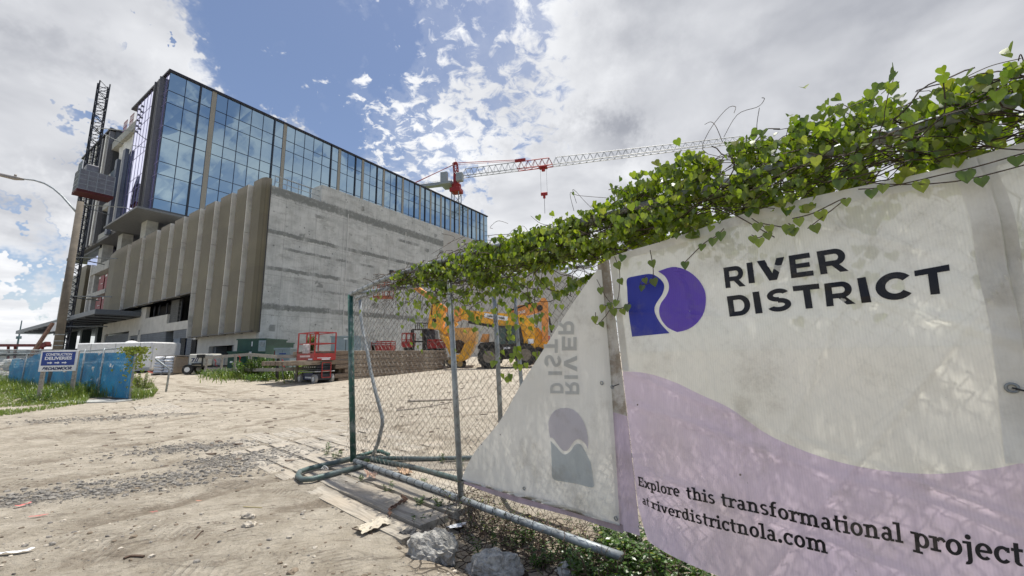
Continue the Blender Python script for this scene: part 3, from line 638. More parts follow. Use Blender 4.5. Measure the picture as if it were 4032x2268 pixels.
def cage(x0, x1, y0, y1, z0, z1):
    cg = MB().box((x0, y0, z0), (x1, y1, z1)).obj('cage', cagem, hoist)
    f = MB(); nn = 4
    for k in range(nn + 1):
        z_ = z0 + (z1 - z0) * k / nn; f.box((x0 - .05, y0 - .05, z_ - .04), (x1 + .05, y1 + .05, z_ + .04))
    m_ = 4
    for k in range(m_ + 1):
        y_ = y0 + (y1 - y0) * k / m_; f.box((x0 - .06, y_ - .03, z0), (x0 + .02, y_ + .03, z1)); x_ = x0 + (x1 - x0) * k / m_; f.box((x_ - .04, y0 - .06, z0), (x_ + .04, y0 + .02, z1))
    f.obj('cage_frame', galv, cg)
    MB().box((x0 - .07, y0 - .1, z0 - .35), (x1 + .07, y1 + .1, z0 - .05)).obj('cage_floor', cfl_m, cg)
    f = MB()
    for k in range(7):
        y_ = y0 + .2 + (y1 - y0 - .4) * k / 6; f.cyl((x0 + .1, y_, z1), (x0 + .1, y_, z1 + 1.1), .03, 4); f.cyl((x1 - .1, y_, z1), (x1 - .1, y_, z1 + 1.1), .03, 4)
    for z_ in (z1 + .55, z1 + 1.1):
        f.cyl((x0 + .1, y0 + .2, z_), (x0 + .1, y1 - .2, z_), .03, 4); f.cyl((x1 - .1, y0 + .2, z_), (x1 - .1, y1 - .2, z_), .03, 4)
    f.obj('cage_rail', galv, cg)
    MB().box((x0 + .5, y0 + .3, z1 + .02), (x1 - 1.4, y1 - .2, z1 + .9), .05).obj('drive_unit', cagem, cg)
cage(-1.15, 1.75, -2.5, -.5, 20.7, 23.0)
# ================================================================ TOWER CRANE
TC = at(1797, 700, 118.0); TOPZ = float(TC[2])
tip = None
jd = None
# jib stays level: find the depth at which the tip's sight line meets the jib height
jr = ray(2935, 556); jt = (TOPZ - H) / jr[2]; tip = CAM + jr * jt
jdir = tip - np.array([TC[0], TC[1], TOPZ]); jdir[2] = 0; JL = float(np.linalg.norm(jdir)); jdir /= JL
crane = thing('tower_crane', 'red and white tower crane with long lattice jib rising behind the office block', 'tower crane', (TC[0], TC[1], 1), math.atan2(jdir[1], jdir[0]))
cz = TOPZ - 1
crw = mat('white_crane_steel', (.33, .34, .35), .5, .1, .1); crr = mat('red_crane_steel', (.34, .022, .02), .5, .1, .15)
f = MB(); lattice(f, (0, 0, 0), (0, 0, cz - 5.0), 2.3, 16, .15, .08); f.obj('mast', crw, crane)
f = MB(); f.box((-1.7, -1.7, cz - 5.0), (1.7, 1.7, cz - 3.6), .2); f.cyl((0, 0, cz - 3.6), (0, 0, cz - 2.4), 1.5, 12); f.box((-.8, -.8, cz - 2.4), (.8, .8, cz + 1.0), .1); f.obj('slewing_unit', crr, crane)
f = MB(); lattice(f, (0, 0, cz + 1), (-.4, 0, cz + 4.8), 1.2, 3, .15, .09); f.box((-.9, -.5, cz + 4.5), (.3, .5, cz + 5.2), .1); f.cyl((-.3, 0, cz + 5.2), (-.3, 0, cz + 6.3), .05, 4); f.obj('cat_head', crr, crane)
f = MB(); f.box((-4.6, -2.6, cz - 2.6), (-1.2, 2.2, cz - 1.9)); f.box((-4.4, -2.4, cz - 1.9), (-2.2, -1.2, cz + 1.4), .1); f.box((.9, -2.9, cz - 2.3), (2.9, -1.2, cz + .4), .15); f.obj('operator_platform', mat('grey_machinery', (.36, .37, .38), .6, .2), crane)
def tri_jib(mb, x0, x1, zb, w, h, n_, r=.12, rd=.06, taper=1.0):
    for i in range(n_):
        a = x0 + (x1 - x0) * i / n_; b = x0 + (x1 - x0) * (i + 1) / n_; c = (a + b) / 2
        hh = h * (1 - (1 - taper) * i / n_); hn = h * (1 - (1 - taper) * (i + 1) / n_)
        for s_ in (-1, 1):
            mb.tube([(a, s_*w/2, zb), (b, s_*w/2, zb)], r, 4); mb.tube([(a, s_*w/2, zb), (c, 0, zb + hh)], rd, 3); mb.tube([(b, s_*w/2, zb), (c, 0, zb + hh)], rd, 3)
        mb.tube([(a, -w/2, zb), (b, w/2, zb)], rd, 3)
        if i < n_ - 1: mb.tube([(c, 0, zb + hh), (c + (x1 - x0) / n_, 0, zb + hn)], r, 4)
sc_ = JL
f = MB(); tri_jib(f, 2, .24 * sc_, cz, 1.6, 2.6, 9); f.obj('jib_section', crw, crane)
f = MB(); tri_jib(f, .24 * sc_, .37 * sc_, cz, 1.6, 2.6, 5, .16, .09); f.box((.23 * sc_, -.3, cz + 2.6), (.27 * sc_, .3, cz + 3.4)); f.obj('jib_section', crr, crane)
f = MB(); tri_jib(f, .37 * sc_, sc_, cz, 1.6, 2.5, 26, taper=.6); f.obj('jib_section', crw, crane)
f = MB(); f.tube([(-.4, 0, cz + 5.0), (.25 * sc_, 0, cz + 3.2)], .12, 4); f.tube([(-.2, .1, cz + 4.5), (.24 * sc_, .1, cz + 2.9)], .07, 4); f.tube([(-.4, .5, cz + 5.0), (-17.5, .6, cz - .6)], .12, 4); f.tube([(-.4, -.5, cz + 4.4), (-15.5, -.6, cz - .9)], .12, 4); f.obj('tie_bar', crr, crane)
f = MB(); f.box((-20, -.9, cz - 2.0), (-1.2, .9, cz - 1.1)); f.obj('counter_jib', crw, crane)
f = MB()
for k in range(12): f.cyl((-19.5 + k * 1.6, .9, cz - 1.1), (-19.5 + k * 1.6, .9, cz + .1), .04, 4)
f.tube([(-19.5, .9, cz + .1), (-1.9, .9, cz + .1)], .05, 4); f.tube([(-19.5, .9, cz - .5), (-1.9, .9, cz - .5)], .04, 4)
f.obj('walkway_rail', crw, crane)
xt = .335 * sc_
f = MB(); f.box((xt - 1.2, -.8, cz - .5), (xt + 1.2, .8, cz - .1)); f.box((xt - .5, -.4, cz - 1.4), (xt + .5, .4, cz - .5), .1); f.obj('trolley', crr, crane)
f = MB()
for s_ in (-.9, .9): f.tube([(xt + s_, 0, cz - .5), (xt + s_, 0, cz - 8.2)], .035, 3)
f.tube([(xt, 0, cz - 9.8), (xt, 0, cz - 14.5)], .06, 4); f.obj('hoist_rope', darkmet, crane)
f = MB(); f.box((xt - 1.0, -.3, cz - 9.0), (xt + 1.0, .3, cz - 8.0), .15); f.box((xt - .35, -.25, cz - 9.9), (xt + .35, .25, cz - 9.0), .1); f.obj('hook_block', crr, crane)
# ================================================================ FENCE LINE (runs from the green post towards the right of the camera)
FA = np.array([-1.67068, 4.43028, 0.0]); FD = np.array([0.730957, -0.682424, 0]); FN = np.array([-0.682424, -0.730957, 0]); ZU = np.array([0, 0, 1.])
def fpt(t, z, off=0.0): return FA + FD * t + ZU * z + FN * off
def fp(x, y, off=0.0): return pl(x, y, FN, FA + FN * off)
def tz(P): return float((P - FA) @ FD), float(P[2])
def chain(mb, fpos, t0, t1, z0f, z1f, cell=.078, r=.0019, jit=.005, keep=None, seed=0):
    cell *= .5; n_ = int((t1 - t0) / (cell)) ; rg_ = random.Random(seed)
    for i in range(n_ + 1):
        tc_ = t0 + i * cell; za, zb = z0f(tc_), z1f(tc_)
        m_ = int((zb - za) / cell); pts = []
        for j in range(m_ + 1):
            z_ = za + j * cell; t_ = tc_ + (cell * 1.04 if ((i + j) % 2) else 0)
            nv = Vector((t_ * 2.3, z_ * 2.3, seed + .5)); o1 = noise.noise(nv) * .022; o2 = noise.noise(nv + Vector((7, 3, 1))) * .018
            P = (t_ + o1 + rg_.uniform(-jit, jit), z_ + o2 + rg_.uniform(-jit, jit), (.003 if (i + j) % 2 else -.003) + noise.noise(nv * .8 + Vector((2, 9, 4))) * .03)
            pts.append(fpos(*P))
        if len(pts) > 1: mb.tube(pts, r, 3, cap=False)
    return mb
# ---- front panel: green end post, mid post, rails, mesh
pA = thing('chain_link_fence', 'galvanised chain-link fence panel with green end post standing on the timber mats in front', 'fence', (0, 0, 0), group='temporary chain-link fence panels')
top = fp(1380, 1162); foot = fp(1391, 1818); topr = fp(1765, 1030)
f = MB(); f.tube([foot, foot * .5 + top * .5 + FN * .004, top], .031, 12); f.obj('end_post', greenpaint, pA, True)
mT, mF = fp(1765, 1035), fp(1816, 1968)
f = MB(); f.tube([mF, mT], .023, 10); f.obj('mid_post', galv, pA, True)
def railz(t): return 2.02 if t > .7 else 1.93 + .09 * (t + .3)
f = MB(); f.tube([fpt(t, railz(t) + .004 * math.sin(t * 5), .0) for t in (-.32, .1, .5, .9, 1.3, 1.7, 2.2, 2.8, 3.4, 4.2, 5.4)], .024, 10); f.obj('top_rail', galv, pA, True)
f = MB(); f.tube([fpt(t, .135 + (-.01 if t > 1.5 else .0), .0) for t in (-.02, .5, 1.2, 2.0, 2.8, 3.05)], .024, 10); f.obj('bottom_rail', galv, pA, True)
f = MB(); chain(f, fpt, -.22, 5.4, lambda t: .17 if t < 1.6 else .2, lambda t: railz(t) - .0, seed=1, cell=.076, r=.0017); f.obj('chain_mesh', wire_m, pA)
for t in np.arange(-.2, 2.5, .12):
    for c_ in (fpt(t, railz(t)), fpt(t, .135)):
        MB().tube([c_ + FN*.028*math.cos(a) + ZU*.028*math.sin(a) + FD*.01*math.sin(a/2) for a in np.linspace(0, 6.28, 8)], .0024, 3, cap=False).obj('tie_wire', darkmet, pA)
f = MB(); f.tube([G(1388, 1803, .13), G(1300, 1825, .13), G(1215, 1845, .13), G(1180, 1858, .13), G(1172, 1874, .13), G(1190, 1888, .13), G(1230, 1886, .13), G(1320, 1862, .13), G(1426, 1835, .13)], .024, 10); f.obj('foot_loop', mat('worn_grey_green_paint', (.13, .16, .155), .5, .1, .2, 9, .1, 60, (.02, .085, .065), 3.5, .9), pA, True)
f = MB(); c0 = G(1272, 1842, .155)
f.tube([c0 + np.array([.03*math.cos(a*2.2)+.004*a, .025*math.sin(a*1.7), .012*math.sin(a*3)]) for a in np.linspace(0, 6, 30)], .0025, 4); f.obj('loop_wire', mat('white_wire', (.75, .75, .72), .5), pA)
# ---- second panel, same line but a step behind (bent post)
OFFB = -.30
pB = thing('chain_link_fence', 'bent galvanised fence panel leaning just behind the green-posted front panel', 'fence', (0, 0, 0), group='temporary chain-link fence panels')
f = MB(); bent = [fp(x, y, OFFB) for x, y in ((1418, 1180), (1420, 1250), (1432, 1320), (1447, 1387), (1458, 1455), (1478, 1540), (1505, 1640), (1506, 1670), (1490, 1740), (1461, 1812))]
f.tube(bent, .021, 10); f.obj('bent_post', galv, pB, True)
f = MB(); f.tube([fp(1405, 1176, OFFB), fp(1502, 1141, OFFB), fp(1640, 1105, OFFB), fp(1800, 1060, OFFB), fp(2000, 1000, OFFB)], .021, 8); f.obj('top_rail', galv, pB, True)
f = MB(); f.tube([G(1461, 1807, .12), G(1640, 1842, .12), G(1806, 1886, .12), G(2000, 1940, .12), G(2250, 2010, .12)], .023, 8); f.obj('bottom_rail', MT['worn_grey_green_paint'], pB, True)
# ---- third panel swings back square to the view
pC = thing('chain_link_fence', 'galvanised fence panel swung back across the yard behind the front panels', 'fence', (0, 0, 0), group='temporary chain-link fence panels')
c0, c1 = G(1405, 1803, .12), G(2060, 1797, .12); cdir = (c1 - c0) / np.linalg.norm(c1 - c0); cn = np.array([cdir[1], -cdir[0], 0])
def cpt(t, z, off=0.0): return c0 + cdir * t + cn * off + ZU * (z - .12)
def cp_(x, y): return pl(x, y, cn, c0)
f = MB(); f.tube([c0, G(1700, 1806, .12), c1, cpt(3.2, .12)], .023, 8); f.obj('bottom_rail', MT['worn_grey_green_paint'], pC, True)
f = MB(); f.tube([cp_(1385, 1158), cp_(1500, 1142), cp_(1626, 1128), cp_(1860, 1100), cp_(2130, 1067), cp_(2330, 1045)], .022, 8); f.obj('top_rail', galv, pC, True)
f = MB(); f.tube([cp_(1942, 1100), cp_(1958, 1370), cp_(1977, 1795)], .026, 10); f.obj('post', galv, pC, True)
f = MB(); f.tube([cp_(2022, 1080), cp_(2036, 1300), cp_(2052, 1500), cp_(2070, 1797)], .021, 10); f.obj('post', galv, pC, True)
f = MB(); chain(f, cpt, .05, 3.2, lambda t: .14, lambda t: 1.93 + .04 * t, seed=5, cell=.08); f.obj('chain_mesh', wire_m, pC)
f = MB(); f.tube([G(x, y, .13) for x, y in ((1405, 1797), (1440, 1788), (1475, 1777), (1500, 1777), (1530, 1790))], .021, 8); f.obj('foot_loop', greenpaint, pC, True)

# ================================================================ BANNERS
def curve(pts):
    pts = sorted(pts); X = [p[0] for p in pts]; Y = [p[1] for p in pts]
    # monotone-ish cubic through the points
    m_ = np.gradient(np.array(Y, float), np.array(X, float))
    def f_(x):
        if x <= X[0]: return Y[0] + m_[0] * (x - X[0])
        if x >= X[-1]: return Y[-1] + m_[-1] * (x - X[-1])
        i = max(k for k in range(len(X)) if X[k] <= x); i = min(i, len(X) - 2)
        h = X[i+1] - X[i]; t = (x - X[i]) / h
        return (2*t**3-3*t**2+1)*Y[i] + (t**3-2*t**2+t)*h*m_[i] + (-2*t**3+3*t**2)*Y[i+1] + (t**3-t**2)*h*m_[i+1]
    return f_
def disp(t, z):
    v = Vector((t * 1.3, z * 1.1, 2.0))
    d = .016 * noise.noise(v) + .007 * noise.noise(Vector((t * 3.2 + z * 2.2, z * 5.0 - t * 1.5, 4)))
    # long drag creases running from the bottom right towards the grommets
    for (a, b, w, h) in ((.95, -.25, .018, .007), (1.12, -.33, .014, .006), (.62, -.16, .016, .006), (2.0, -.55, .02, .007), (2.32, -.62, .014, .005), (1.42, -.1, .012, .004)):
        s_ = z - (a + b * (t - 3.1)) - .03 * noise.noise(Vector((t * 2, a * 9, 0))); d += h * math.exp(-(s_ / w) ** 2) * (.5 + .5 * noise.noise(Vector((t * 3, a * 5, 1))))
    for (a, b, w, h) in ((3.95, .45, .012, .004), (4.25, .7, .014, .005), (3.62, -.2, .01, .003)):
        s_ = t - (a + b * (z - 1.0)); d += h * math.exp(-(s_ / w) ** 2)
    bag = .05 * math.sin(max(0, min(1, (t - 3.1) / 1.5)) * math.pi) * max(0, 1 - abs(z - .8) / .9)
    return (d - .016 * noise.noise(v)) * 2.2 + .016 * noise.noise(v) + bag
def BP(x, y, off=.05):
    P = fp(x, y, off)
    for _ in range(3): t, z = tz(P); P = fp(x, y, off + disp(t, z))
    return P
def fabric(name, colf, tran=.5, ribs=True, see=0.0):
    m = bpy.data.materials.new(name); m.use_nodes = True; q = NT(m.node_tree); q.n.remove(q.n['Principled BSDF'])
    tcn = q.new('ShaderNodeTexCoord'); t = tcn.outputs['Object']
    al = q.vmath('DOT_PRODUCT', t, tuple(FD)); z = q.sep(t)[2]
    c = colf(q, t)
    rb = q.math('SINE', q.math('MULTIPLY', al, 2 * math.pi / .0095)); rb2 = q.noise(q.comb(q.math('MULTIPLY', al, 260), q.math('MULTIPLY', z, 3), 0), 1, 2)
    k = q.math('ADD', q.math('MULTIPLY', rb, .022), q.math('MULTIPLY', q.math('SUBTRACT', rb2, .5), .10))
    if ribs: c = q.vmath('SCALE', c, (0, 0, 0), q.math('ADD', .97, k))
    dirt = q.math('MULTIPLY', q.ss(q.noise(t, 3.5, 9, .72), .50, .78), .5); c = q.mix(dirt, c, (.30, .27, .21))
    c = q.mix(q.math('MULTIPLY', q.ss(q.vor(t, 9), .035, .05, 1, 0), q.ss(q.noise(t, 5, 2), .5, .6)), c, (.12, .10, .08))
    df = q.new('ShaderNodeBsdfDiffuse'); tl = q.new('ShaderNodeBsdfTranslucent'); gl_ = q.new('ShaderNodeBsdfGlossy'); gl_.inputs['Roughness'].default_value = .45
    q.l.new(c, df.inputs[0]); q.l.new(q.vmath('SCALE', c, (0, 0, 0), .95), tl.inputs[0])
    b_ = q.bump(q.math('ADD', q.math('MULTIPLY', rb, .25), q.noise(t, 26, 4, .6)), .25, .003); q.l.new(b_, df.inputs['Normal']); q.l.new(b_, gl_.inputs['Normal'])
    mx = q.new('ShaderNodeMixShader'); mx.inputs[0].default_value = tran; q.l.new(df.outputs[0], mx.inputs[1]); q.l.new(tl.outputs[0], mx.inputs[2])
    m2 = q.new('ShaderNodeMixShader'); m2.inputs[0].default_value = .035; q.l.new(mx.outputs[0], m2.inputs[1]); q.l.new(gl_.outputs[0], m2.inputs[2])
    if see:      # open weave: part of the light passes straight through the holes
        tp_ = q.new('ShaderNodeBsdfTransparent'); m3 = q.new('ShaderNodeMixShader'); m3.inputs[0].default_value = see; q.l.new(m2.outputs[0], m3.inputs[1]); q.l.new(tp_.outputs[0], m3.inputs[2]); m2 = m3
    q.l.new(m2.outputs[0], q.n['Material Output'].inputs[0]); return m
wcol = lambda q, t: q.mix(q.ss(q.noise(t, 1.1, 5, .6), .35, .7), (.93, .92, .83), (.87, .88, .79))
lcol = lambda q, t: q.mix(q.ss(q.noise(t, 1.3, 5, .6), .35, .7), (.76, .64, .78), (.73, .62, .69))
TRN = .47
fab_w = fabric('white_banner_fabric', wcol, TRN, True, .11); fab_l = fabric('lilac_banner_print', lcol, TRN, True, .07)
fab_h = fabric('banner_hem', lambda q, t: q.mix(q.ss(q.noise(t, 2, 6, .7), .4, .7), (.82, .81, .76), (.66, .64, .58)), .30, False)
ink = lambda n_, c, tr=.25: fabric(n_, lambda q, t: q.mix(.0, c, c), tr)
ink_k = ink('black_print', (.015, .015, .02), .3); ink_b = ink('blue_print', (.035, .05, .42), .4); ink_p = ink('purple_print', (.16, .09, .56), .4)
ink_f = ink('faded_grey_print', (.60, .61, .59), .45); ink_fp = ink('faded_lilac_print', (.66, .64, .69), .45); ink_fb = ink('faded_blue_print', (.58, .63, .65), .45)
Z4 = lambda p: (2300 + p[0] / 1.4873, 550 + p[1] / 1.4873)        # reading frames used while measuring the photo
Z2 = lambda p: (2300 + p[0] / 1.0595, 900 + p[1] / 1.0595)
Z5 = lambda p: (2350 + p[0] / 1.5315, 1700 + p[1] / 1.5315)
topc = curve([Z4(p) for p in ((100, 705), (250, 655), (440, 600), (640, 535), (820, 470), (1060, 400), (1400, 320), (1750, 245), (2100, 165), (2290, 100))])
wavc = curve([Z2(p) for p in ((100, 597), (150, 596), (250, 602), (380, 642), (480, 690), (600, 745), (760, 855), (900, 920), (1050, 970), (1200, 1003), (1330, 1018), (1480, 1023), (1600, 1012), (1700, 1003), (1835, 975))])
botc = curve([Z5(p) for p in ((230, 575), (300, 650), (400, 720), (540, 790), (680, 850), (850, 905), (1200, 1010), (1700, 1130), (2600, 1300))])
def leftx(y): return 2398 + (y - 1000) * .115 + (18 if y > 2000 else 0) * (y - 2000) / 100
rightc = curve([(617, 3842), (819, 3925), (1089, 3972), (1256, 4010), (1428, 4034), (1700, 4062), (2000, 4092), (2350, 4120)])
def sheet(name, m_, ya, yb, nxs=70, nys=40, off=.05, parent=None, x0=None, x1=None, thick=.0):
    mb = MB()
    for j in range(nys + 1):
        for i in range(nxs + 1):
            s_ = i / nxs; w = j / nys
            xg = 2398 + s_ * 1600
            for _ in range(4):
                y = ya(xg) * (1 - w) + yb(xg) * w
                a = (x0 or leftx)(y); b = (x1 or rightc)(y); xg = a + (b - a) * s_
            y = ya(xg) * (1 - w) + yb(xg) * w
            mb.v.append(tuple(BP(xg, y, off)))
    mb.f = [(j*(nxs+1)+i, (j+1)*(nxs+1)+i, (j+1)*(nxs+1)+i+1, j*(nxs+1)+i+1) for j in range(nys) for i in range(nxs)]
    return mb.obj(name, m_, parent, True)
ban = thing('printed_banner', 'large white and lilac fabric banner reading RIVER DISTRICT tied to the fence', 'banner', (0, 0, 0))
sheet('banner_cloth', fab_w, topc, wavc, 130, 80, .05, ban)
sheet('lilac_wave', fab_l, wavc, botc, 130, 80, .05, ban)
sheet('top_hem', fab_h, topc, lambda x: topc(x) + 24 + (x - 2400) * .030, 130, 4, .0535, ban)
def leftedge2(y): return leftx(y) + 14
f = MB()
def strip(edge, w0, w1, y0, y1, off, ny=50, nx_=3, yfun=None):
    mb = MB()
    for j in range(ny + 1):
        y = y0 + (y1 - y0) * j / ny
        for i in range(nx_ + 1): mb.v.append(tuple(BP(edge(y) + w0 + (w1 - w0) * i / nx_, y, off)))
    mb.f = [(j*(nx_+1)+i, (j+1)*(nx_+1)+i, (j+1)*(nx_+1)+i+1, j*(nx_+1)+i+1) for j in range(ny) for i in range(nx_)]
    return mb
strip(leftx, 0, 26, 1015, 1460, .0528).obj('side_hem', fab_h, ban, True)
strip(rightc, -118, 0, 628, 1825, .0532, 40, 5).obj('side_hem', fab_h, ban, True)
# --- lettering
def fillpoly(name, loops, m_, parent, warpf, off=.0045, sub=0):
    """flat artwork: list of quads/strips given in artwork space, warped onto the cloth"""
    mb = MB(); k = 0
    for lp in loops:
        k += 1; mb.add([BPo(warpf(*p), off + .00012 * k) for p in lp[0]], lp[1])
    return mb.obj(name, m_, parent)
def BPo(q, off): return tuple(BP(q[0], q[1], .05 + off))
def strokequads(path, w, n_=1):
    """thick polyline -> (verts, quads)"""
    P = [np.array(p, float) for p in path]; L = []; 
    for i, p in enumerate(P):
        d = P[min(i+1, len(P)-1)] - P[max(i-1, 0)]; d = d / (np.linalg.norm(d) + 1e-9); nn = np.array([-d[1], d[0]])
        ww = w if not hasattr(w, '__len__') else w[i]
        L += [p + nn * ww / 2, p - nn * ww / 2]
    return ([tuple(q) for q in L], [(2*i, 2*i+1, 2*i+3, 2*i+2) for i in range(len(P) - 1)])
def seg(x0, y0, x1, y1, w, n_=6): return strokequads([(x0 + (x1-x0)*i/n_, y0 + (y1-y0)*i/n_) for i in range(n_ + 1)], w)
def arc(cx_, cy_, rx, ry, a0, a1, w, n_=18, wv=None):
    """elliptical ring, outer radii rx, ry, horizontal stroke w, vertical stroke wv"""
    wv = wv or w; V_ = []
    for i in range(n_ + 1):
        a = R(a0 + (a1 - a0) * i / n_)
        V_.append((cx_ + rx * math.cos(a), cy_ + ry * math.sin(a))); V_.append((cx_ + (rx - w) * math.cos(a), cy_ + (ry - wv) * math.sin(a)))
    return (V_, [(2*i, 2*i+1, 2*i+3, 2*i+2) for i in range(n_)])
def box2(x0, y0, x1, y1, n_=4):
    V_ = []; 
    for j in range(n_ + 1):
        for i in range(n_ + 1): V_.append((x0 + (x1-x0)*i/n_, y0 + (y1-y0)*j/n_))
    return (V_, [(j*(n_+1)+i, j*(n_+1)+i+1, (j+1)*(n_+1)+i+1, (j+1)*(n_+1)+i) for j in range(n_) for i in range(n_)])
# wide sans capitals, box 0..1 x 0..1 (y up), strokes in both directions
def capital(ch):
    sx, sy = .26, .24
    if ch == 'I': return [box2(0, 0, 1, 1)]
    if ch == 'T': return [box2(0, .78, 1, 1, 6), box2(.37, 0, .64, .78, 6)]
    if ch == 'E': return [box2(0, 0, sx+.02, 1, 6), box2(sx+.02, .78, .97, 1), box2(sx+.02, .40, .90, .60), box2(sx+.02, 0, 1, .22)]
    if ch == 'V': return [([(0, 1), (.29, 1), (.5, .33), (.36, 0), (.64, 0), (.71, 1), (1, 1)], [(0, 1, 2, 3), (3, 2, 4), (2, 5, 6, 4)])]
    if ch == 'D': return [box2(0, 0, sx, 1, 6), box2(sx, .78, .5, 1), box2(sx, 0, .5, .22), arc(.5, .5, .5, .5, -90, 90, .27, 22, .22)]
    if ch == 'R': return [box2(0, 0, sx-.01, 1, 6), box2(sx-.01, .79, .58, 1), box2(sx-.01, .31, .58, .52), arc(.58, .655, .37, .345, -90, 90, .25, 18, .21), ([(.40, .36), (.68, .36), (1.0, 0), (.70, 0)], [(0, 1, 2, 3)])]
    if ch == 'C': return [arc(.52, .5, .52, .52, 38, 322, .26, 34, .24)]
    if ch == 'S': return [arc(.50, .73, .46, .29, 22, 275, .25, 26, .20), arc(.50, .285, .48, .305, 97, -158, .25, 26, .21)]
def quadwarp(TL, TR, BL, BR):
    TL, TR, BL, BR = (np.array(q, float) for q in (TL, TR, BL, BR))
    def f_(u, v): return (TL * (1-u) + TR * u) * v + (BL * (1-u) + BR * u) * (1-v)
    return f_
letters = [('R', (815,750),(932,733),(829,870),(946,857)), ('I', (950,722),(985,717),(965,842),(1001,838)), ('V', (1010,712),(1172,686),(1027,834),(1188,812)), ('E', (1197,680),(1322,660),(1213,812),(1346,795)), ('R', (1360,655),(1530,628),(1385,790),(1550,768)),
 ('D', (835,918),(965,901),(852,1037),(980,1023)), ('I', (985,893),(1024,888),(1004,1020),(1046,1015)), ('S', (1062,885),(1200,865),(1072,1013),(1222,994)), ('T', (1220,858),(1374,842),(1240,995),(1395,982)), ('R', (1405,843),(1568,822),(1420,978),(1590,960)), ('I', (1598,812),(1648,803),(1625,957),(1683,952)), ('C', (1700,795),(1918,765),(1712,945),(1938,925)), ('T', (1932,768),(2137,730),(1952,915),(2160,896))]
for ch, *q4 in letters: fillpoly('printed_letter', capital(ch), ink_k, ban, quadwarp(*[Z4(p) for p in q4]))
# --- logo: two leaf-like halves parted by an S-shaped gap
gapL = [(395,787),(435,800),(462,830),(469,870),(455,905),(425,945),(412,985),(420,1030),(450,1080),(500,1133)]
gapR = [(433,771),(470,797),(493,835),(496,875),(480,915),(450,958),(439,1000),(450,1050),(490,1100),(545,1127)]
def sp(pts, n_=30):
    pts = np.array(pts, float); t = np.linspace(0, len(pts) - 1, n_); out = []
    for a in t:
        i = min(int(a), len(pts) - 2); u = a - i; p0 = pts[max(i-1, 0)]; p1 = pts[i]; p2 = pts[i+1]; p3 = pts[min(i+2, len(pts)-1)]
        out.append(.5 * ((2*p1) + (-p0+p2)*u + (2*p0-5*p1+4*p2-p3)*u*u + (-p0+3*p1-3*p2+p3)*u**3))
    return out
def loft(A, B, k=8):
    n_ = len(A); V_ = [tuple(A[i] * (1 - j / k) + B[i] * j / k) for i in range(n_) for j in range(k + 1)]
    return (V_, [(i*(k+1)+j, i*(k+1)+j+1, (i+1)*(k+1)+j+1, (i+1)*(k+1)+j) for i in range(n_ - 1) for j in range(k)])
outL = [(335,792),(252,815),(252,880),(254,930),(258,980),(262,1030),(268,1080),(276,1125),(281,1154),(281,1154)]
oL = sp([(395,787),(330,792),(252,815),(252,870),(253,920),(257,980),(263,1040),(270,1090),(281,1154),(500,1133)], 30)
blueA = sp(gapL, 30)
oR = sp([(433,771),(520,745),(600,765),(665,815),(705,880),(713,945),(700,1015),(660,1075),(605,1112),(545,1127)], 30)
zw = lambda x, y: Z4((x, y))
# build blue half as rows between left outline and gap
rowsL = sp([(300,800),(252,815),(252,880),(256,960),(264,1040),(281,1154)], 30); gl2 = sp([(300,800),(395,787),(462,835),(462,895),(412,985),(440,1065),(500,1133)], 30)
fillpoly('logo_half', [loft(rowsL, gl2)], ink_b, ban, zw)
fillpoly('logo_half', [loft(sp(gapR, 30), oR)], ink_p, ban, zw)
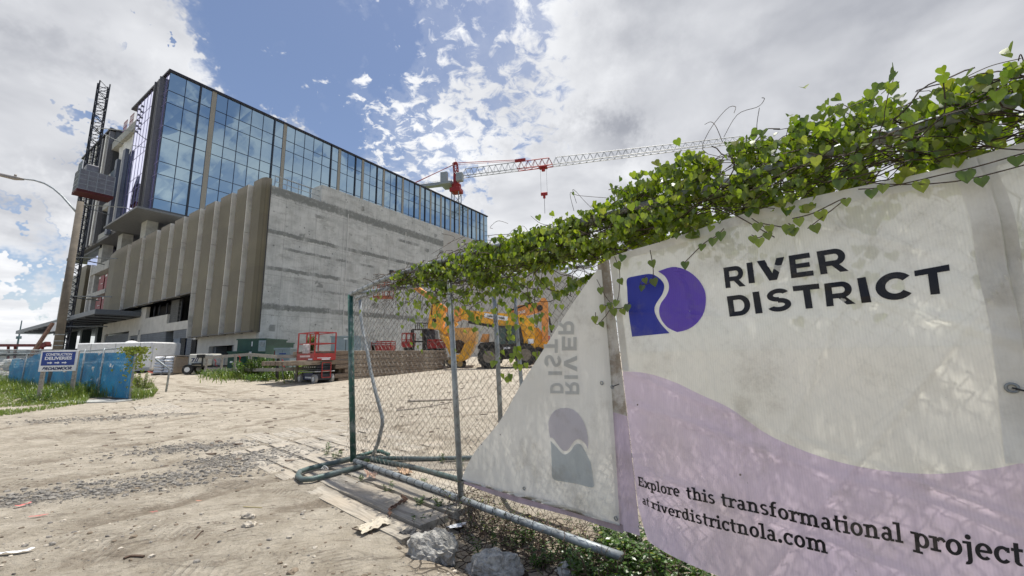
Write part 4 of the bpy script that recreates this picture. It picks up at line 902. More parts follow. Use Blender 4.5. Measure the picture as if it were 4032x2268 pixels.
# --- slab-serif line text
def glyph(ch):
    """(advance, strokes) cap height 1, x-height .70, stroke .19"""
    w = .185; h = .17; X = .70
    def serif(x, y, s=.30): return box2(x - s/2, y, x + s/2, y + .12, 2)
    def stem(x, y0, y1): return box2(x - w/2, y0, x + w/2, y1, 4)
    def fl(x, y, s=.16): return box2(x - w/2 - s, y, x - w/2, y + .12, 2)
    if ch == 'E': return .78, [stem(.20, 0, 1), box2(.04, 0, .11, .13), box2(.04, .87, .11, 1), box2(.29, .86, .70, 1), box2(.29, .44, .56, .57), box2(.29, 0, .72, .14), box2(.60, .66, .70, .86, 2), box2(.62, .14, .72, .34, 2)]
    if ch == 'x': return .70, [seg(.14, .04, .56, .66, .19), seg(.14, .66, .56, .04, .16), serif(.14, 0), serif(.56, 0), serif(.14, .58), serif(.56, .58)]
    if ch == 'p': return .76, [stem(.20, -.30, .70), fl(.20, .58), serif(.20, -.30, .42), arc(.42, .35, .30, .36, -180, 180, w, 26, .13)]
    if ch == 'd': return .80, [stem(.54, .12, 1), box2(.33, .88, .45, 1, 2), box2(.54, 0, .74, .12, 2), arc(.34, .35, .30, .36, -180, 180, w, 26, .13)]
    if ch == 'l': return .40, [stem(.20, .0, 1), fl(.20, .88), serif(.20, 0, .40)]
    if ch == 'i': return .40, [stem(.20, .0, .70), fl(.20, .58), serif(.20, 0, .40), arc(.19, .89, .12, .12, 0, 360, .119, 12)]
    if ch == 'j': return .40, [stem(.22, -.12, .70), fl(.22, .58), arc(.06, -.12, .25, .22, -100, 0, w, 8, .13), arc(.20, .89, .12, .12, 0, 360, .119, 12)]
    if ch == 'o': return .74, [arc(.36, .35, .33, .37, 0, 360, .19, 28, .14)]
    if ch == 'r': return .58, [stem(.20, 0, .70), fl(.20, .58), serif(.20, 0, .44), arc(.44, .42, .22, .29, 20, 160, .13, 10, .15)]
    if ch == 'e': return .70, [arc(.36, .35, .33, .37, 0, 315, .19, 26, .13), box2(.14, .30, .66, .42, 3)]
    if ch == 't': return .52, [stem(.22, .16, .92), box2(.03, .57, .46, .70), arc(.33, .18, .205, .19, 180, 300, .185, 8, .13)]
    if ch == 'h': return .84, [stem(.20, 0, 1), fl(.20, .88, .12), serif(.20, 0, .38), stem(.60, 0, .45), serif(.60, 0, .38), arc(.42, .44, .275, .28, 0, 150, w, 12, .15)]
    if ch == 'n': return .84, [stem(.20, 0, .70), fl(.20, .58, .12), serif(.20, 0, .38), stem(.60, 0, .45), serif(.60, 0, .38), arc(.42, .44, .275, .28, 0, 150, w, 12, .15)]
    if ch == 'm': return 1.22, [stem(.20, 0, .70), fl(.20, .58, .12), serif(.20, 0, .36), stem(.58, 0, .45), serif(.58, 0, .32), arc(.40, .44, .275, .28, 0, 150, w, 12, .15), stem(.98, 0, .45), serif(.98, 0, .36), arc(.80, .44, .275, .28, 0, 150, w, 12, .15)]
    if ch == 's': return .62, [arc(.30, .51, .25, .215, 30, 275, .16, 16, .13), arc(.30, .195, .27, .215, 97, -150, .17, 16, .13)]
    if ch == 'a': return .72, [stem(.48, .12, .48), box2(.48, 0, .68, .12, 2), arc(.32, .46, .255, .26, 0, 150, w, 12, .13), arc(.30, .20, .26, .22, 0, 360, .16, 20, .12)]
    if ch == 'f': return .52, [stem(.22, 0, .78), serif(.22, 0, .42), box2(.03, .57, .46, .69), arc(.39, .76, .262, .26, 60, 180, .185, 10, .14)]
    if ch == 'c': return .64, [arc(.36, .35, .33, .37, 40, 320, .19, 24, .14), box2(.50, .46, .62, .68, 2)]
    if ch == 'v': return .70, [seg(.14, .66, .36, .04, .19), seg(.58, .66, .36, .04, .15), serif(.14, .58), serif(.58, .58)]
    if ch == '.': return .34, [arc(.15, .11, .13, .13, 0, 360, .129, 14)]
    return .35, []
def lineword(word, x0, x1, basef, capf, fr, m_, slant=.10):
    adv = [glyph(c)[0] for c in word]; tot = sum(adv); ex = capf(x1) / capf(x0)
    def sx(a):    # widths grow with the lettering
        u = a / tot
        return x0 + (x1 - x0) * ((ex ** u - 1) / (ex - 1) if abs(ex - 1) > .01 else u)
    p = 0
    for c in word:
        a, st = glyph(c)
        if st:
            def wf(x, y, p=p):
                X_ = sx(p + x); return fr((X_ - slant * y * -capf(X_) * .0 + y * capf(X_) * -.10, basef(X_) - y * capf(X_)))
            fillpoly('printed_letter', st, m_, ban, wf)
        p += a
b1 = curve([(243, 322), (400, 372), (540, 402), (745, 445), (1040, 508), (1300, 572), (1600, 632), (1840, 672), (2030, 718), (2310, 768), (2580, 815)])
k1 = curve([(243, 55), (540, 75), (745, 82), (1040, 92), (1300, 102), (1840, 122), (2310, 140), (2580, 150)])
for wd, x0, x1 in (('Explore', 250, 503), ('this', 540, 718), ('transformational', 750, 1850), ('project', 1905, 2590)): lineword(wd, x0, x1, b1, k1, Z5, ink_k)
b2 = curve([(272, 432), (330, 460), (400, 490), (500, 522), (600, 550), (700, 578), (815, 605), (985, 643), (1110, 670), (1395, 738)])
k2 = curve([(272, 50), (400, 62), (600, 76), (815, 86), (985, 94), (1200, 102), (1395, 110)])
for wd, x0, x1 in (('at', 275, 320), ('riverdistrictnola.com', 330, 1400)): lineword(wd, x0, x1, b2, k2, Z5, ink_k)
# grommets and ties
def grommet(x, y, par, off, rr=.009, tie=None):
    c = BP(x, y, off); f = MB()
    ring = [(c + FN * .004 + (FD * math.cos(a) + ZU * math.sin(a)) * rr) for a in np.linspace(0, 2*math.pi, 15)]
    f.tube(ring, rr * .35, 5, cap=False); f.obj('grommet', galv, par, True)
    if tie is not None:
        d = BP(*tie, off); f = MB(); f.tube([c + FN*.004, c*.6 + d*.4 + FN*.012, d + FN*.006], .003, 5); f.obj('cable_tie', darkmet, par)
grommet(3984, 1527, ban, .056, .013, (4060, 1545)); grommet(2412, 1524, ban, .056, .008, (2440, 1512))
grommet(Z5((262, 572))[0], Z5((262, 572))[1], ban, .054, .007)
# neighbouring banner at the right edge
ban2 = thing('printed_banner', 'pale fabric banner just entering the frame at the right edge', 'banner', (0, 0, 0))
rx2 = lambda y: rightc(y) + 520
sheet('banner_cloth', fab_w, lambda x: topc(3842) + (x - 3842) * -.30, lambda x: 2500, 20, 50, .035, ban2, x0=lambda y: rightc(y) - 30, x1=rx2)
sheet('top_hem', fab_h, lambda x: topc(3842) + (x - 3842) * -.30, lambda x: topc(3842) + (x - 3842) * -.30 + 62, 12, 3, .0375, ban2, x0=lambda y: rightc(y) - 30, x1=rx2)
strip(rightc, 2, 62, 640, 2300, .0385, 50, 3).obj('side_hem', fab_h, ban2, True)
# ---- left banner, folded back on itself
ban3 = thing('folded_banner', 'torn-loose banner folded over so its pale back shows faded mirrored lettering', 'banner', (0, 0, 0))
diag = sp([(2352, 1062), (2300, 1130), (2228, 1235), (2150, 1360), (2060, 1500), (1980, 1640), (1925, 1712), (1880, 1765), (1845, 1822), (1815, 1892)], 40)
rgt = sp([(2368, 1062), (2384, 1240), (2400, 1420), (2412, 1600), (2424, 1780), (2434, 1950), (2440, 2070)], 40)
def d3(t, z): return .022 * noise.noise(Vector((t * 2, z * 2, 8))) + .010 * noise.noise(Vector((t * 6 + z * 2, z * 3, 3))) + .05 * max(0, min(1, (2.6 - t) / 1.0)) * 1.0
def BP3(x, y, off=.06):
    P = fp(x, y, off)
    for _ in range(3): t, z = tz(P); P = fp(x, y, off + d3(t, z))
    return P
def flap_rows():
    # rows run from the diagonal to the right edge, the lowest one along the hem
    out = []
    for i in range(40):
        a, b = diag[i], rgt[i]; out.append([a * (1 - j / 16) + b * j / 16 for j in range(17)])
    bot = sp([(1815, 1892), (1930, 1915), (2060, 1945), (2180, 1975), (2290, 2010), (2380, 2045), (2440, 2072)], 17)
    out.append(bot); return out
fr_ = flap_rows(); f = MB()
for row in fr_:
    for p in row: f.v.append(tuple(BP3(*p)))
f.f = [(i*17+j, (i+1)*17+j, (i+1)*17+j+1, i*17+j+1) for i in range(len(fr_)-1) for j in range(16)]
f.obj('folded_cloth', fabric('banner_back', lambda q, t: q.mix(q.ss(q.noise(t, 1.5, 6, .6), .35, .7), (.86, .85, .79), (.76, .75, .69)), .35), ban3, True)
f = MB(); r0 = [np.array(p) + np.array([3, 2]) for p in sp([(1822, 1880), (1935, 1905), (2060, 1935), (2180, 1965), (2290, 2000), (2380, 2035), (2450, 2065)], 20)]
r1 = sp([(1826, 1903), (1935, 1945), (2060, 1985), (2180, 2015), (2290, 2045), (2380, 2075), (2455, 2100)], 20)
for a, b in zip(r0, r1):
    for j in range(3): f.v.append(tuple(BP3(*(a * (1 - j/2) + b * j/2), .045)))
f.f = [(i*3+j, (i+1)*3+j, (i+1)*3+j+1, i*3+j+1) for i in range(19) for j in range(2)]
f.obj('lilac_under_edge', fabric('dusty_lilac_cloth', lambda q, t: q.mix(q.ss(q.noise(t, 3, 7, .7), .35, .7), (.52, .42, .50), (.33, .27, .30)), .15), ban3, True)
# cloth strip hanging between flap and main banner
f = MB(); la = sp([(2352, 1045), (2372, 1240), (2388, 1420), (2402, 1600), (2414, 1780), (2426, 1950), (2440, 2085)], 30); lb = sp([(2398, 1022), (2420, 1220), (2446, 1440), (2468, 1620), (2488, 1800), (2505, 1950), (2520, 2110)], 30)
mid_ = 15
for a, b in zip(la, lb):
    for j in range(5): f.v.append(tuple(BP3(*(a * (1 - j/4) + b * j/4), .036 + .012 * math.sin(j * 1.6))))
f.f = [(i*5+j, (i+1)*5+j, (i+1)*5+j+1, i*5+j+1) for i in range(mid_) for j in range(4)]
fk_ = MB(); fk_.v = f.v[:(mid_+1)*5]; fk_.f = f.f
fk_.obj('hanging_strip', fabric('dirty_strip_cloth', lambda q, t: q.mix(q.ss(q.noise(t, 5, 7, .75), .40, .62), (.60, .58, .53), (.30, .25, .19)), .2, False), ban3, True)
f2 = MB(); f2.v = list(f.v[mid_*5:]); f2.f = [(i*5+j, (i+1)*5+j, (i+1)*5+j+1, i*5+j+1) for i in range(29 - mid_) for j in range(4)]
f2.obj('hanging_strip', fabric('lilac_strip_cloth', lambda q, t: q.mix(q.ss(q.noise(t, 4, 6, .7), .4, .7), (.62, .52, .62), (.50, .42, .47)), .2), ban3, True)
def BPf(q, off): return tuple(BP3(q[0], q[1], .0645 + off))
def art3(name, loops, m_, warpf):
    mb = MB()
    for k, lp in enumerate(loops): mb.add([BPf(warpf(*p), .00015 * k) for p in lp[0]], lp[1])
    return mb.obj(name, m_, ban3)
def mir(x0, x1, yb, yt):      # reads upwards and mirrored: start of a letter is low, its top is to the right
    return lambda u, v: (x0 + (x1 - x0) * v, yb + (yt - yb) * u)
for ch, x0, x1, yb, yt in (('R', 2226, 2280, 1553, 1502), ('I', 2222, 2275, 1492, 1478), ('V', 2220, 2272, 1463, 1400), ('E', 2212, 2270, 1380, 1325), ('R', 2198, 2260, 1317, 1262), ('D', 2166, 2218, 1549, 1508), ('I', 2158, 2213, 1477, 1462), ('S', 2144, 2208, 1447, 1397), ('T', 2141, 2196, 1390, 1336)):
    art3('faded_letter', capital(ch), ink_f, mir(x0, x1, yb, yt))
ZF = lambda x, y: (1100 + x / 1.669, 1400 + y / 1.669)
cu = sp([(1778,540),(1800,545),(1840,600),(1875,628),(1905,610),(1940,560),(1975,552),(2010,580),(2030,618)], 30); cu2 = sp([(1775,520),(1768,440),(1800,370),(1860,345),(1930,355),(1985,410),(2015,480),(2028,550),(2030,618)], 30)
art3('faded_logo', [loft(cu, cu2)], ink_fp, ZF)
cv = sp([(1782,560),(1830,612),(1870,650),(1910,632),(1945,585),(1980,585),(2010,630),(2035,680),(2045,700)], 30); cv2 = sp([(1785,600),(1790,720),(1798,810),(1880,830),(1960,845),(2060,866),(2062,820),(2055,760),(2045,700)], 30)
art3('faded_logo', [loft(cv, cv2)], ink_fb, ZF)
for x, y in ((1100+1610/1.669, 1400+873/1.669), (1100+2120/1.669, 1400+180/1.669), (1100+2213/1.669, 1400+1070/1.669)):
    c = BP3(x, y, .0625); f = MB(); f.tube([c + FN*.003 + (FD*math.cos(a) + ZU*math.sin(a))*.009 for a in np.linspace(0, 6.283, 13)], .003, 5, cap=False); f.obj('grommet', galv, ban3, True)
# ================================================================ YARD OBJECTS
def lettering(name, s, m_, parent, o, xd, yd, w, h, off=.003, bold=.03, shear=0.0):
    """built-in vector font turned into a flat mesh, fitted to width w and height h; o = lower left corner"""
    cu_ = bpy.data.curves.new('t', 'FONT'); cu_.body = s; cu_.size = 1; cu_.offset = bold; cu_.shear = shear
    ob = bpy.data.objects.new('t', cu_); COL.objects.link(ob); dg = bpy.context.evaluated_depsgraph_get(); me = bpy.data.meshes.new_from_object(ob.evaluated_get(dg))
    bpy.data.objects.remove(ob); bpy.data.curves.remove(cu_)
    P = np.array([v.co[:] for v in me.vertices]); mn = P.min(0); mx = P.max(0)
    o = np.array(o, float); xd = np.array(xd, float); yd = np.array(yd, float); nn = np.cross(xd, yd)
    for v in me.vertices:
        a = (v.co[0] - mn[0]) / (mx[0] - mn[0]) * w; b = (v.co[1] - mn[1]) / (mx[1] - mn[1]) * h
        v.co = V(o + xd * a + yd * b + nn * off)
    me.name = name; r_ = bpy.data.objects.new(name, me); COL.objects.link(r_); me.materials.clear(); me.materials.append(m_)
    if parent: r_.parent = parent
    return r_
def zs(X, Y): return slope(X, min(Y, 60))
whitep = mat('white_print', (.85, .85, .85), .5, 0, .02); bluep = mat('blue_sign_print', (.015, .05, .26), .45, 0, .08); navyp = mat('navy_print', (.01, .02, .10), .5)
blackp = mat('plain_black_print', (.015, .015, .015), .5)
# ---- construction deliveries sign
sL = at(163, 1392, 13.95); sR = at(309, 1380, 14.2)
sd = sR - sL; sd[2] = 0; sw = float(np.linalg.norm(sd)); sd /= sw; sn = np.array([sd[1], -sd[0], 0]); ang = math.atan2(sd[1], sd[0])
zt = float(sR[2])
sign = thing('delivery_sign', 'blue and white CONSTRUCTION DELIVERIES sign with three arrows on two timber posts', 'sign', (sL[0], sL[1], 0), ang)
MB().box((0, -.02, zt - .70), (sw, .02, zt + .0), .005).obj('sign_board', white, sign)
MB().box((.05, -.025, zt - .50), (sw - .05, -.0205, zt - .04)).obj('blue_field', bluep, sign)
X_, Zv = (1, 0, 0), (0, 0, 1)
lettering('sign_lettering', 'CONSTRUCTION', whitep, sign, (.15, -.0255, zt - .17), X_, Zv, sw - .30, .09, .002, .035)
lettering('sign_lettering', 'DELIVERIES', whitep, sign, (.14, -.0255, zt - .31), X_, Zv, sw - .28, .11, .002, .035)
for k in range(3):
    x0 = .22 + k * (sw - .42) / 3; f = MB(); y_ = -.0275; zc = zt - .41; a_ = (sw - .6) / 3
    f.add([(x0, y_, zc - .018), (x0 + a_ * .62, y_, zc - .018), (x0 + a_ * .62, y_, zc - .045), (x0 + a_, y_, zc), (x0 + a_ * .62, y_, zc + .045), (x0 + a_ * .62, y_, zc + .018), (x0, y_, zc + .018)], [(0, 1, 2, 3, 4, 5, 6)]); f.obj('sign_arrow', whitep, sign)
lettering('sign_lettering', 'BROADMOOR', navyp, sign, (.10, -.0205, zt - .655), X_, Zv, sw - .2, .105, .002, .05, .35)
for x_ in (.04, sw - .10): MB().box((x_, .022, -.1), (x_ + .09, .11, zt - (.0 if x_ > .1 else .0)), .005).obj('post', rail_m, sign)
# ---- blue screened chain-link gate
bF = [np.array([-12.31, 13.22, 0]), np.array([-14.85, 14.62, 0]), np.array([-24.3, 19.6, .2]), np.array([-30, 22.6, .3])]
bd = (bF[2] - bF[0]); bd[2] = 0; bL = float(np.linalg.norm(bd)); bd /= bL
bang = math.atan2(-bd[1], -bd[0])
gate = thing('screened_gate', 'chain-link fence gate covered with torn bright blue screen cloth above long grass', 'fence', (*bF[0][:2], 0), bang)
FL = 11.2
blue_cloth = bpy.data.materials.new('blue_screen_cloth'); blue_cloth.use_nodes = True; q = NT(blue_cloth.node_tree); b_ = q.n['Principled BSDF']
t_ = q.new('ShaderNodeTexCoord').outputs['Object']; cc = q.mix(q.ss(q.noise(t_, 1.1, 6, .65), .35, .7), (.006, .17, .38), (.015, .27, .50)); cc = q.mix(q.ss(q.noise(q.map(t_, (3, 1, .8)), 2, 6, .7), .6, .75, 0, .5), cc, (.02, .10, .25)); q.l.new(cc, b_.inputs['Base Color']); b_.inputs['Roughness'].default_value = .6
tl = q.new('ShaderNodeBsdfTranslucent'); q.l.new(cc, tl.inputs[0]); mx = q.new('ShaderNodeMixShader'); mx.inputs[0].default_value = .3; q.l.new(b_.outputs[0], mx.inputs[1]); q.l.new(tl.outputs[0], mx.inputs[2]); q.l.new(mx.outputs[0], q.n['Material Output'].inputs[0])
f = MB(); N1 = 90
for j in range(13):
    for i in range(N1 + 1):
        x_ = -.12 - i * (13.4) / N1; sag = .0
        if x_ < -9.6: sag = .24 * min(1, (-9.6 - x_) / 1.6) + .05 * noise.noise(Vector((x_, 0, 0)))
        if x_ > -3.2 and x_ < -2.9: sag = .08
        zt_ = 1.52 - sag; f.v.append((x_, .04 + .05 * noise.noise(Vector((x_ * 1.6, j * .3, 0))) + .02 * math.sin(x_ * 7), .04 + (zt_ - .04) * j / 12 + .12 * max(0, -x_ / 8)))
cut = {(40, 6), (41, 6), (22, 7), (52, 4), (12, 8), (17, 7), (61, 7)}
f.f = [(j*(N1+1)+i, (j+1)*(N1+1)+i, (j+1)*(N1+1)+i+1, j*(N1+1)+i+1) for j in range(12) for i in range(N1) if (i, j) not in cut]
f.obj('screen_cloth', blue_cloth, gate, True)
torn = mat('torn_white_cloth', (.6, .66, .7), .7)
for x_, y_, z_, dx_, dz_ in ((-3.1, -.05, .86, .10, .24), (-1.5, -.05, 1.0, .10, .14), (-4.6, -.05, .5, .06, .2), (-2.6, -.04, .5, .05, .22), (-3.2, -.04, .62, .16, .04), (-.55, -.04, .9, .05, .18), (-6.1, -.05, .95, .14, .10)):
    f = MB(); f.add([(x_, y_, z_), (x_ + dx_ * .4, y_ - .02, z_ - .02), (x_ + dx_, y_, z_ + dz_), (x_ + dx_ * .3, y_ - .03, z_ + dz_ * .6)], [(0, 1, 2, 3)]); f.obj('cloth_tear', torn, gate)
f = MB(); f.tube([(.0, 0, -.1), (0, 0, 1.74)], .035, 8); f.obj('gate_post', galv, gate, True)
for x_ in (-2.45, -4.2, -8.2, -11): MB().tube([(x_, -.03, -.1), (x_, -.03, 1.72)], .028, 6).obj('gate_post', galv, gate, True)
f = MB(); f.tube([(0, 0, 1.70), (-4, 0, 1.66), (-11.2, 0, 1.86), (-16, 0, 1.98)], .024, 6); f.obj('top_rail', galv, gate, True)
f = MB(); f.tube([(-2.3, .1, 1.52), (-8.2, .1, 1.62), (-16, .1, 1.8)], .02, 6); f.obj('middle_rail', galv, gate, True)
MB().box((-2.3, -.05, .02), (0, .02, .06)).obj('bottom_rail', darkmet, gate)
for a_, b__ in (((-.35, 0.12, 1.4), (-.95, .12, .3)), ((-1.6, .12, 1.5), (-2.2, .12, .2)), ((-2.9, .12, 1.45), (-3.6, .12, .5))): MB().tube([a_, b__], .018, 5).obj('brace', darkmet, gate)
f = MB(); f.tube([(.1, .9, .2), (.42, .8, .95), (.12, .5, 1.3)], .03, 6); f.obj('bent_brace', galv, gate, True)
f = MB(); chain(f, lambda t, z, o: np.array([-t, -.06 + o, z]), 0, 15.5, lambda t: .06, lambda t: 1.68 + (.0 if t < 4 else (t - 4) * .026), cell=.12, r=.0024, jit=.004, seed=9); f.obj('chain_mesh', mat('pale_wire', (.20, .26, .29), .6, .1), gate)
slab = MB().box((-13.3 - .9, 12.6, .0), (-12.1, 13.3, .045), .01).obj('concrete_threshold', conc2); tag(slab, 'flat pale concrete threshold slab below the blue screened gate', 'concrete slab')
# ---- street lamp
lp = thing('street_lamp', 'tall weathered concrete street lamp pole with curved arm reaching out of frame', 'street lamp', (-18.9, 17.0, 0))
pm = mat('weathered_concrete_pole', (.15, .128, .10), .9, 0, .2, 2.5, .3, 30, (.09, .08, .07), 3, .6)
pb, pt_ = at(222, 1400, 17.0), at(318, 795, 17.0); loc = np.array([-18.9, 17.0, 0]); dv_ = (pt_ - pb) / (pt_[2] - pb[2])
f = MB(); b0 = pb - dv_ * pb[2]; f.tube([b0 - loc, pt_ - loc], [.155, .11], 12); f.obj('pole', pm, lp, True)
for y_ in (1319, 1344, 1362, 1392):
    c = at(232, y_, 17.0); pc_ = b0 + dv_ * c[2] - loc; r_ = .155 - .045 * c[2] / pt_[2] + .006; f = MB(); f.cyl(pc_, pc_ + np.array([0, 0, .03]), r_, 14); f.obj('pole_band', galv, lp)
f = MB(); f.tube([at(*p, 17.0) - loc for p in ((305, 840), (275, 806), (245, 772), (210, 742), (175, 722), (135, 710), (92, 705))], [.05, .045, .042, .04, .038, .035, .03], 8); f.obj('arm', galv, lp, True)
f = MB(); f.tube([at(92, 706, 17.0) - loc, at(60, 702, 17.0) - loc, at(0, 688, 17.0) - loc, at(-30, 684, 17) - loc], [.05, .09, .08, .05], 10); c = at(60, 695, 17.0) - loc; f.cyl(c, c + np.array([0, 0, .10]), .04, 8); f.obj('lamp_head', mat('grey_lamp_housing', (.24, .22, .20), .5, .3), lp, True)
# ---- scissor lift (local x = front width towards camera right, y = length)
def wheel(mb_t, mb_r, c, r, w, ax=(1, 0, 0), k=20):
    c = np.array(c, float); ax = np.array(ax, float)
    mb_t.tube([c - ax*w/2, c - ax*w*.42, c + ax*w*.42, c + ax*w/2], [r*.88, r, r, r*.88], k)
    mb_r.tube([c - ax*(w/2 + .004), c + ax*(w/2 + .004)], [r*.52, r*.52], 12); mb_r.tube([c - ax*(w/2 + .03), c + ax*(w/2 + .03)], r*.18, 8)
p_ = GS(1240, 1511); q_ = GS(1318, 1503); ang_ = math.atan2(q_[1] - p_[1], q_[0] - p_[0])
slf = thing('scissor_lift', 'small red and black scissor lift parked beside the stack of timber mats', 'scissor lift', (p_[0], p_[1], p_[2]), ang_ - R(0))
# local: x along long side (right), y to the rear-left short side
LX, LY = .80, 1.50
tyr = mat('grey_solid_tyre', (.30, .29, .27), .8, 0, .15)
for x_, y_ in ((.04, .14), (LX - .04, .14), (.04, LY - .14), (LX - .04, LY - .14)):
    tm, rm = MB(), MB(); wheel(tm, rm, (x_, y_, .19), .19, .12, (1, 0, 0)); w_ = tm.obj('wheel', tyr, slf); rm.obj('rim', white, w_)
MB().box((.09, .02, .12), (LX - .09, LY - .02, .42), .03).obj('chassis', MT['dark_metal'], slf)
MB().box((.06, .35, .14), (.088, LY - .35, .44)).obj('warning_panel', mat('dark_blue_panel', (.03, .04, .11), .5), slf); MB().box((.052, .45, .2), (.0595, 1.0, .27)).obj('decal', whitep, slf)
MB().box((-.03, -.03, .47), (LX + .03, LY + .02, .515), .01).obj('deck_plate', mat('grey_plate', (.36, .37, .36), .6), slf)
for k in range(4): MB().box((.08, .04, .54 + k * .1), (LX - .08, LY - .1, .615 + k * .1), .008).obj('scissor_arm', MT['dark_metal'] if k < 3 else dgreen, slf)
for k in range(6): MB().box((.070, .2 + k * .18, .66), (.078, .28 + k * .18, .70)).obj('decal', whitep, slf)
f = MB()
for x_ in (.24, .62): f.beam((x_, -.06, .22), (x_, -.06, .88), .035, .03)
for z_ in (.24, .52, .87): f.beam((.24, -.06, z_), (.62, -.06, z_), .035, .03)
f.obj('ladder', red, slf)
f = MB(); f.box((-.10, -.02, .97), (LX + .02, .0, 1.26)); f.box((-.10, LY - .02, .97), (LX + .02, LY, 1.22)); f.box((-.12, -.02, .97), (-.10, LY, 1.26)); f.box((LX + .02, -.02, .97), (LX + .04, LY, 1.22)); f.box((-.10, .0, .97), (LX + .02, LY - .02, 1.0)); f.obj('platform', red, slf)
MB().box((.02, -.03, 1.05), (.62, -.021, 1.075)).obj('decal', whitep, slf); MB().box((.22, -.028, .985), (.58, -.021, 1.03)).obj('decal', whitep, slf); MB().box((-.127, .3, 1.1), (-.121, 1.2, 1.18)).obj('decal', mat('pink_decal', (.75, .55, .5), .5), slf); MB().box((-.127, .1, .985), (-.121, .45, 1.04)).obj('decal', whitep, slf)
f = MB()
for x_, y_ in ((-.09, .0), (-.09, LY), (LX + .02, 0), (LX + .02, LY), (-.09, .75), (.42, LY)): f.beam((x_, y_, 1.2), (x_, y_, 2.16), .045, .045)
for z_ in (1.68, 2.15):
    f.beam((-.09, 0, z_), (LX + .02, 0, z_), .04, .04); f.beam((-.09, LY, z_), (LX + .02, LY, z_), .04, .04); f.beam((-.09, 0, z_), (-.09, LY, z_), .04, .04); f.beam((LX + .02, 0, z_), (LX + .02, LY, z_), .04, .04)
f.beam((.42, LY, 1.9), (.58, LY, 2.08), .03, .03); f.box((-.13, -.05, 2.05), (.03, .07, 2.17)); f.obj('guard_rail', red, slf)
MB().box((-.16, .45, 1.26), (-.06, .95, 1.66), .02).obj('document_box', mat('pale_paper_box', (.55, .50, .48), .7, 0, .4, 9), slf)
# ---- stack of timber mats
st0 = GS(1338, 1500); sta = R(90) - AZ
for k in range(7):
    z0 = .02 + k * .2
    if k == 3: L0, L1, W1, dx0 = -2.3, 6.9, 2.3, 0
    L0, L1, W1 = [(-.1, 6.4, 2.2), (-.2, 6.1, 2.2), (.2, 6.6, 2.2), (-.2, 6.7, 2.25), (-2.2, 7.3, 2.3), (-.3, 7.0, 2.2), (-1.0, 6.9, 2.2)][k]
    t = thing('timber_mat', '%s mat of thick brown timbers in the stack beside the red scissor lift' % ['lowest', 'second lowest', 'third lowest', 'middle', 'longest overhanging', 'second highest', 'topmost'][k], 'timber mat', (st0[0], st0[1], st0[2] * .6 + z0), sta, 'timber mats in the long stack')
    rz = random.Random(k)
    for j in range(7):
        w0 = j * W1 / 7; a0 = L0 + rz.uniform(-.06, .06); MB().box((a0, w0 + .01, .0), (L1 + rz.uniform(-.08, .08), w0 + W1/7 - .01, .185), .012).obj('timber', mats_m, t)
# ---- pallet of bags
pp_ = GS(594, 1478)
pal = thing('pallet', 'low timber pallet under the stacked white bags', 'pallet', pp_, R(-4))
for k in range(5): MB().box((0, .02 + k*.24, .08), (1.25, .14 + k*.24, .11)).obj('slat', rail_m, pal)
for k in range(3): MB().box((.0 + k*.56, 0, 0), (.1 + k*.56, 1.1, .08)).obj('runner', rail_m, pal)
lab = ['left', 'right']
for k in range(6):
    for i in range(2):
        for j in range(2):
            mb = MB(); mb.box((0, 0, 0), (.56, .5, .155), .05); o = mb.obj('cement_bag', whitebag, None, True)
            o.location = V(pp_ + np.array([.04 + i*.60 + random.uniform(-.02, .02), .03 + j*.54 + random.uniform(-.02, .02), .115 + k*.162])); o.rotation_euler = (0, 0, R(-4) + random.uniform(-.05, .05))
            tag(o, 'white bag on the pallet, %s, %s column, %s layer from the pallet' % (['front row', 'back row'][j], lab[i], ['first', 'second', 'third', 'fourth', 'fifth', 'top'][k]), 'bag', 'white bags stacked on the pallet')
pb_ = MB().box((.0, .1, 0), (1.35, 1.1, .03)); o = pb_.obj('timber_board', rail_m); o.location = V(pp_ + np.array([.15, 0, 1.10])); tag(o, 'thin brown board lying on top of the white bags', 'board')
mb = MB().box((1.25, .0, .1), (1.30, 1.0, 1.05)); o = mb.obj('cardboard_sheet', mat('tan_cardboard', (.36, .29, .22), .8)); o.location = V(pp_); tag(o, 'tan cardboard sheet leaning on the right side of the bag pallet', 'cardboard')
# ---- white enclosed trailer
tr = thing('enclosed_trailer', 'long white enclosed trailer parked behind the blue gate', 'trailer', (-23.45, 26.27, .45), R(180))
MB().box((0, -2.3, .25), (4.9, 0, 2.05), .06).obj('body', white, tr); MB().box((.02, -.2, .2), (4.8, .01, .42)).obj('skirt', MT['grey_plate'], tr)
for k in range(3): MB().box((.75 + k * 1.6, .002, .45), (.78 + k*1.6, .012, 2.0)).obj('panel_seam', MT['grey_plate'], tr)
MB().lump((2.4, -1.1, 2.05), .35, .35, .16, 3, 10, .02).obj('roof_vent', white, tr, True); MB().box((-.06, -2.2, .35), (-.01, -.1, 1.95)).obj('rear_door', white, tr)
for x_ in (2.2, 3.1):
    tm, rm = MB(), MB(); wheel(tm, rm, (x_, -.1, .36), .36, .2, (0, 1, 0)); w_ = tm.obj('wheel', black, tr); rm.obj('rim', white, w_)
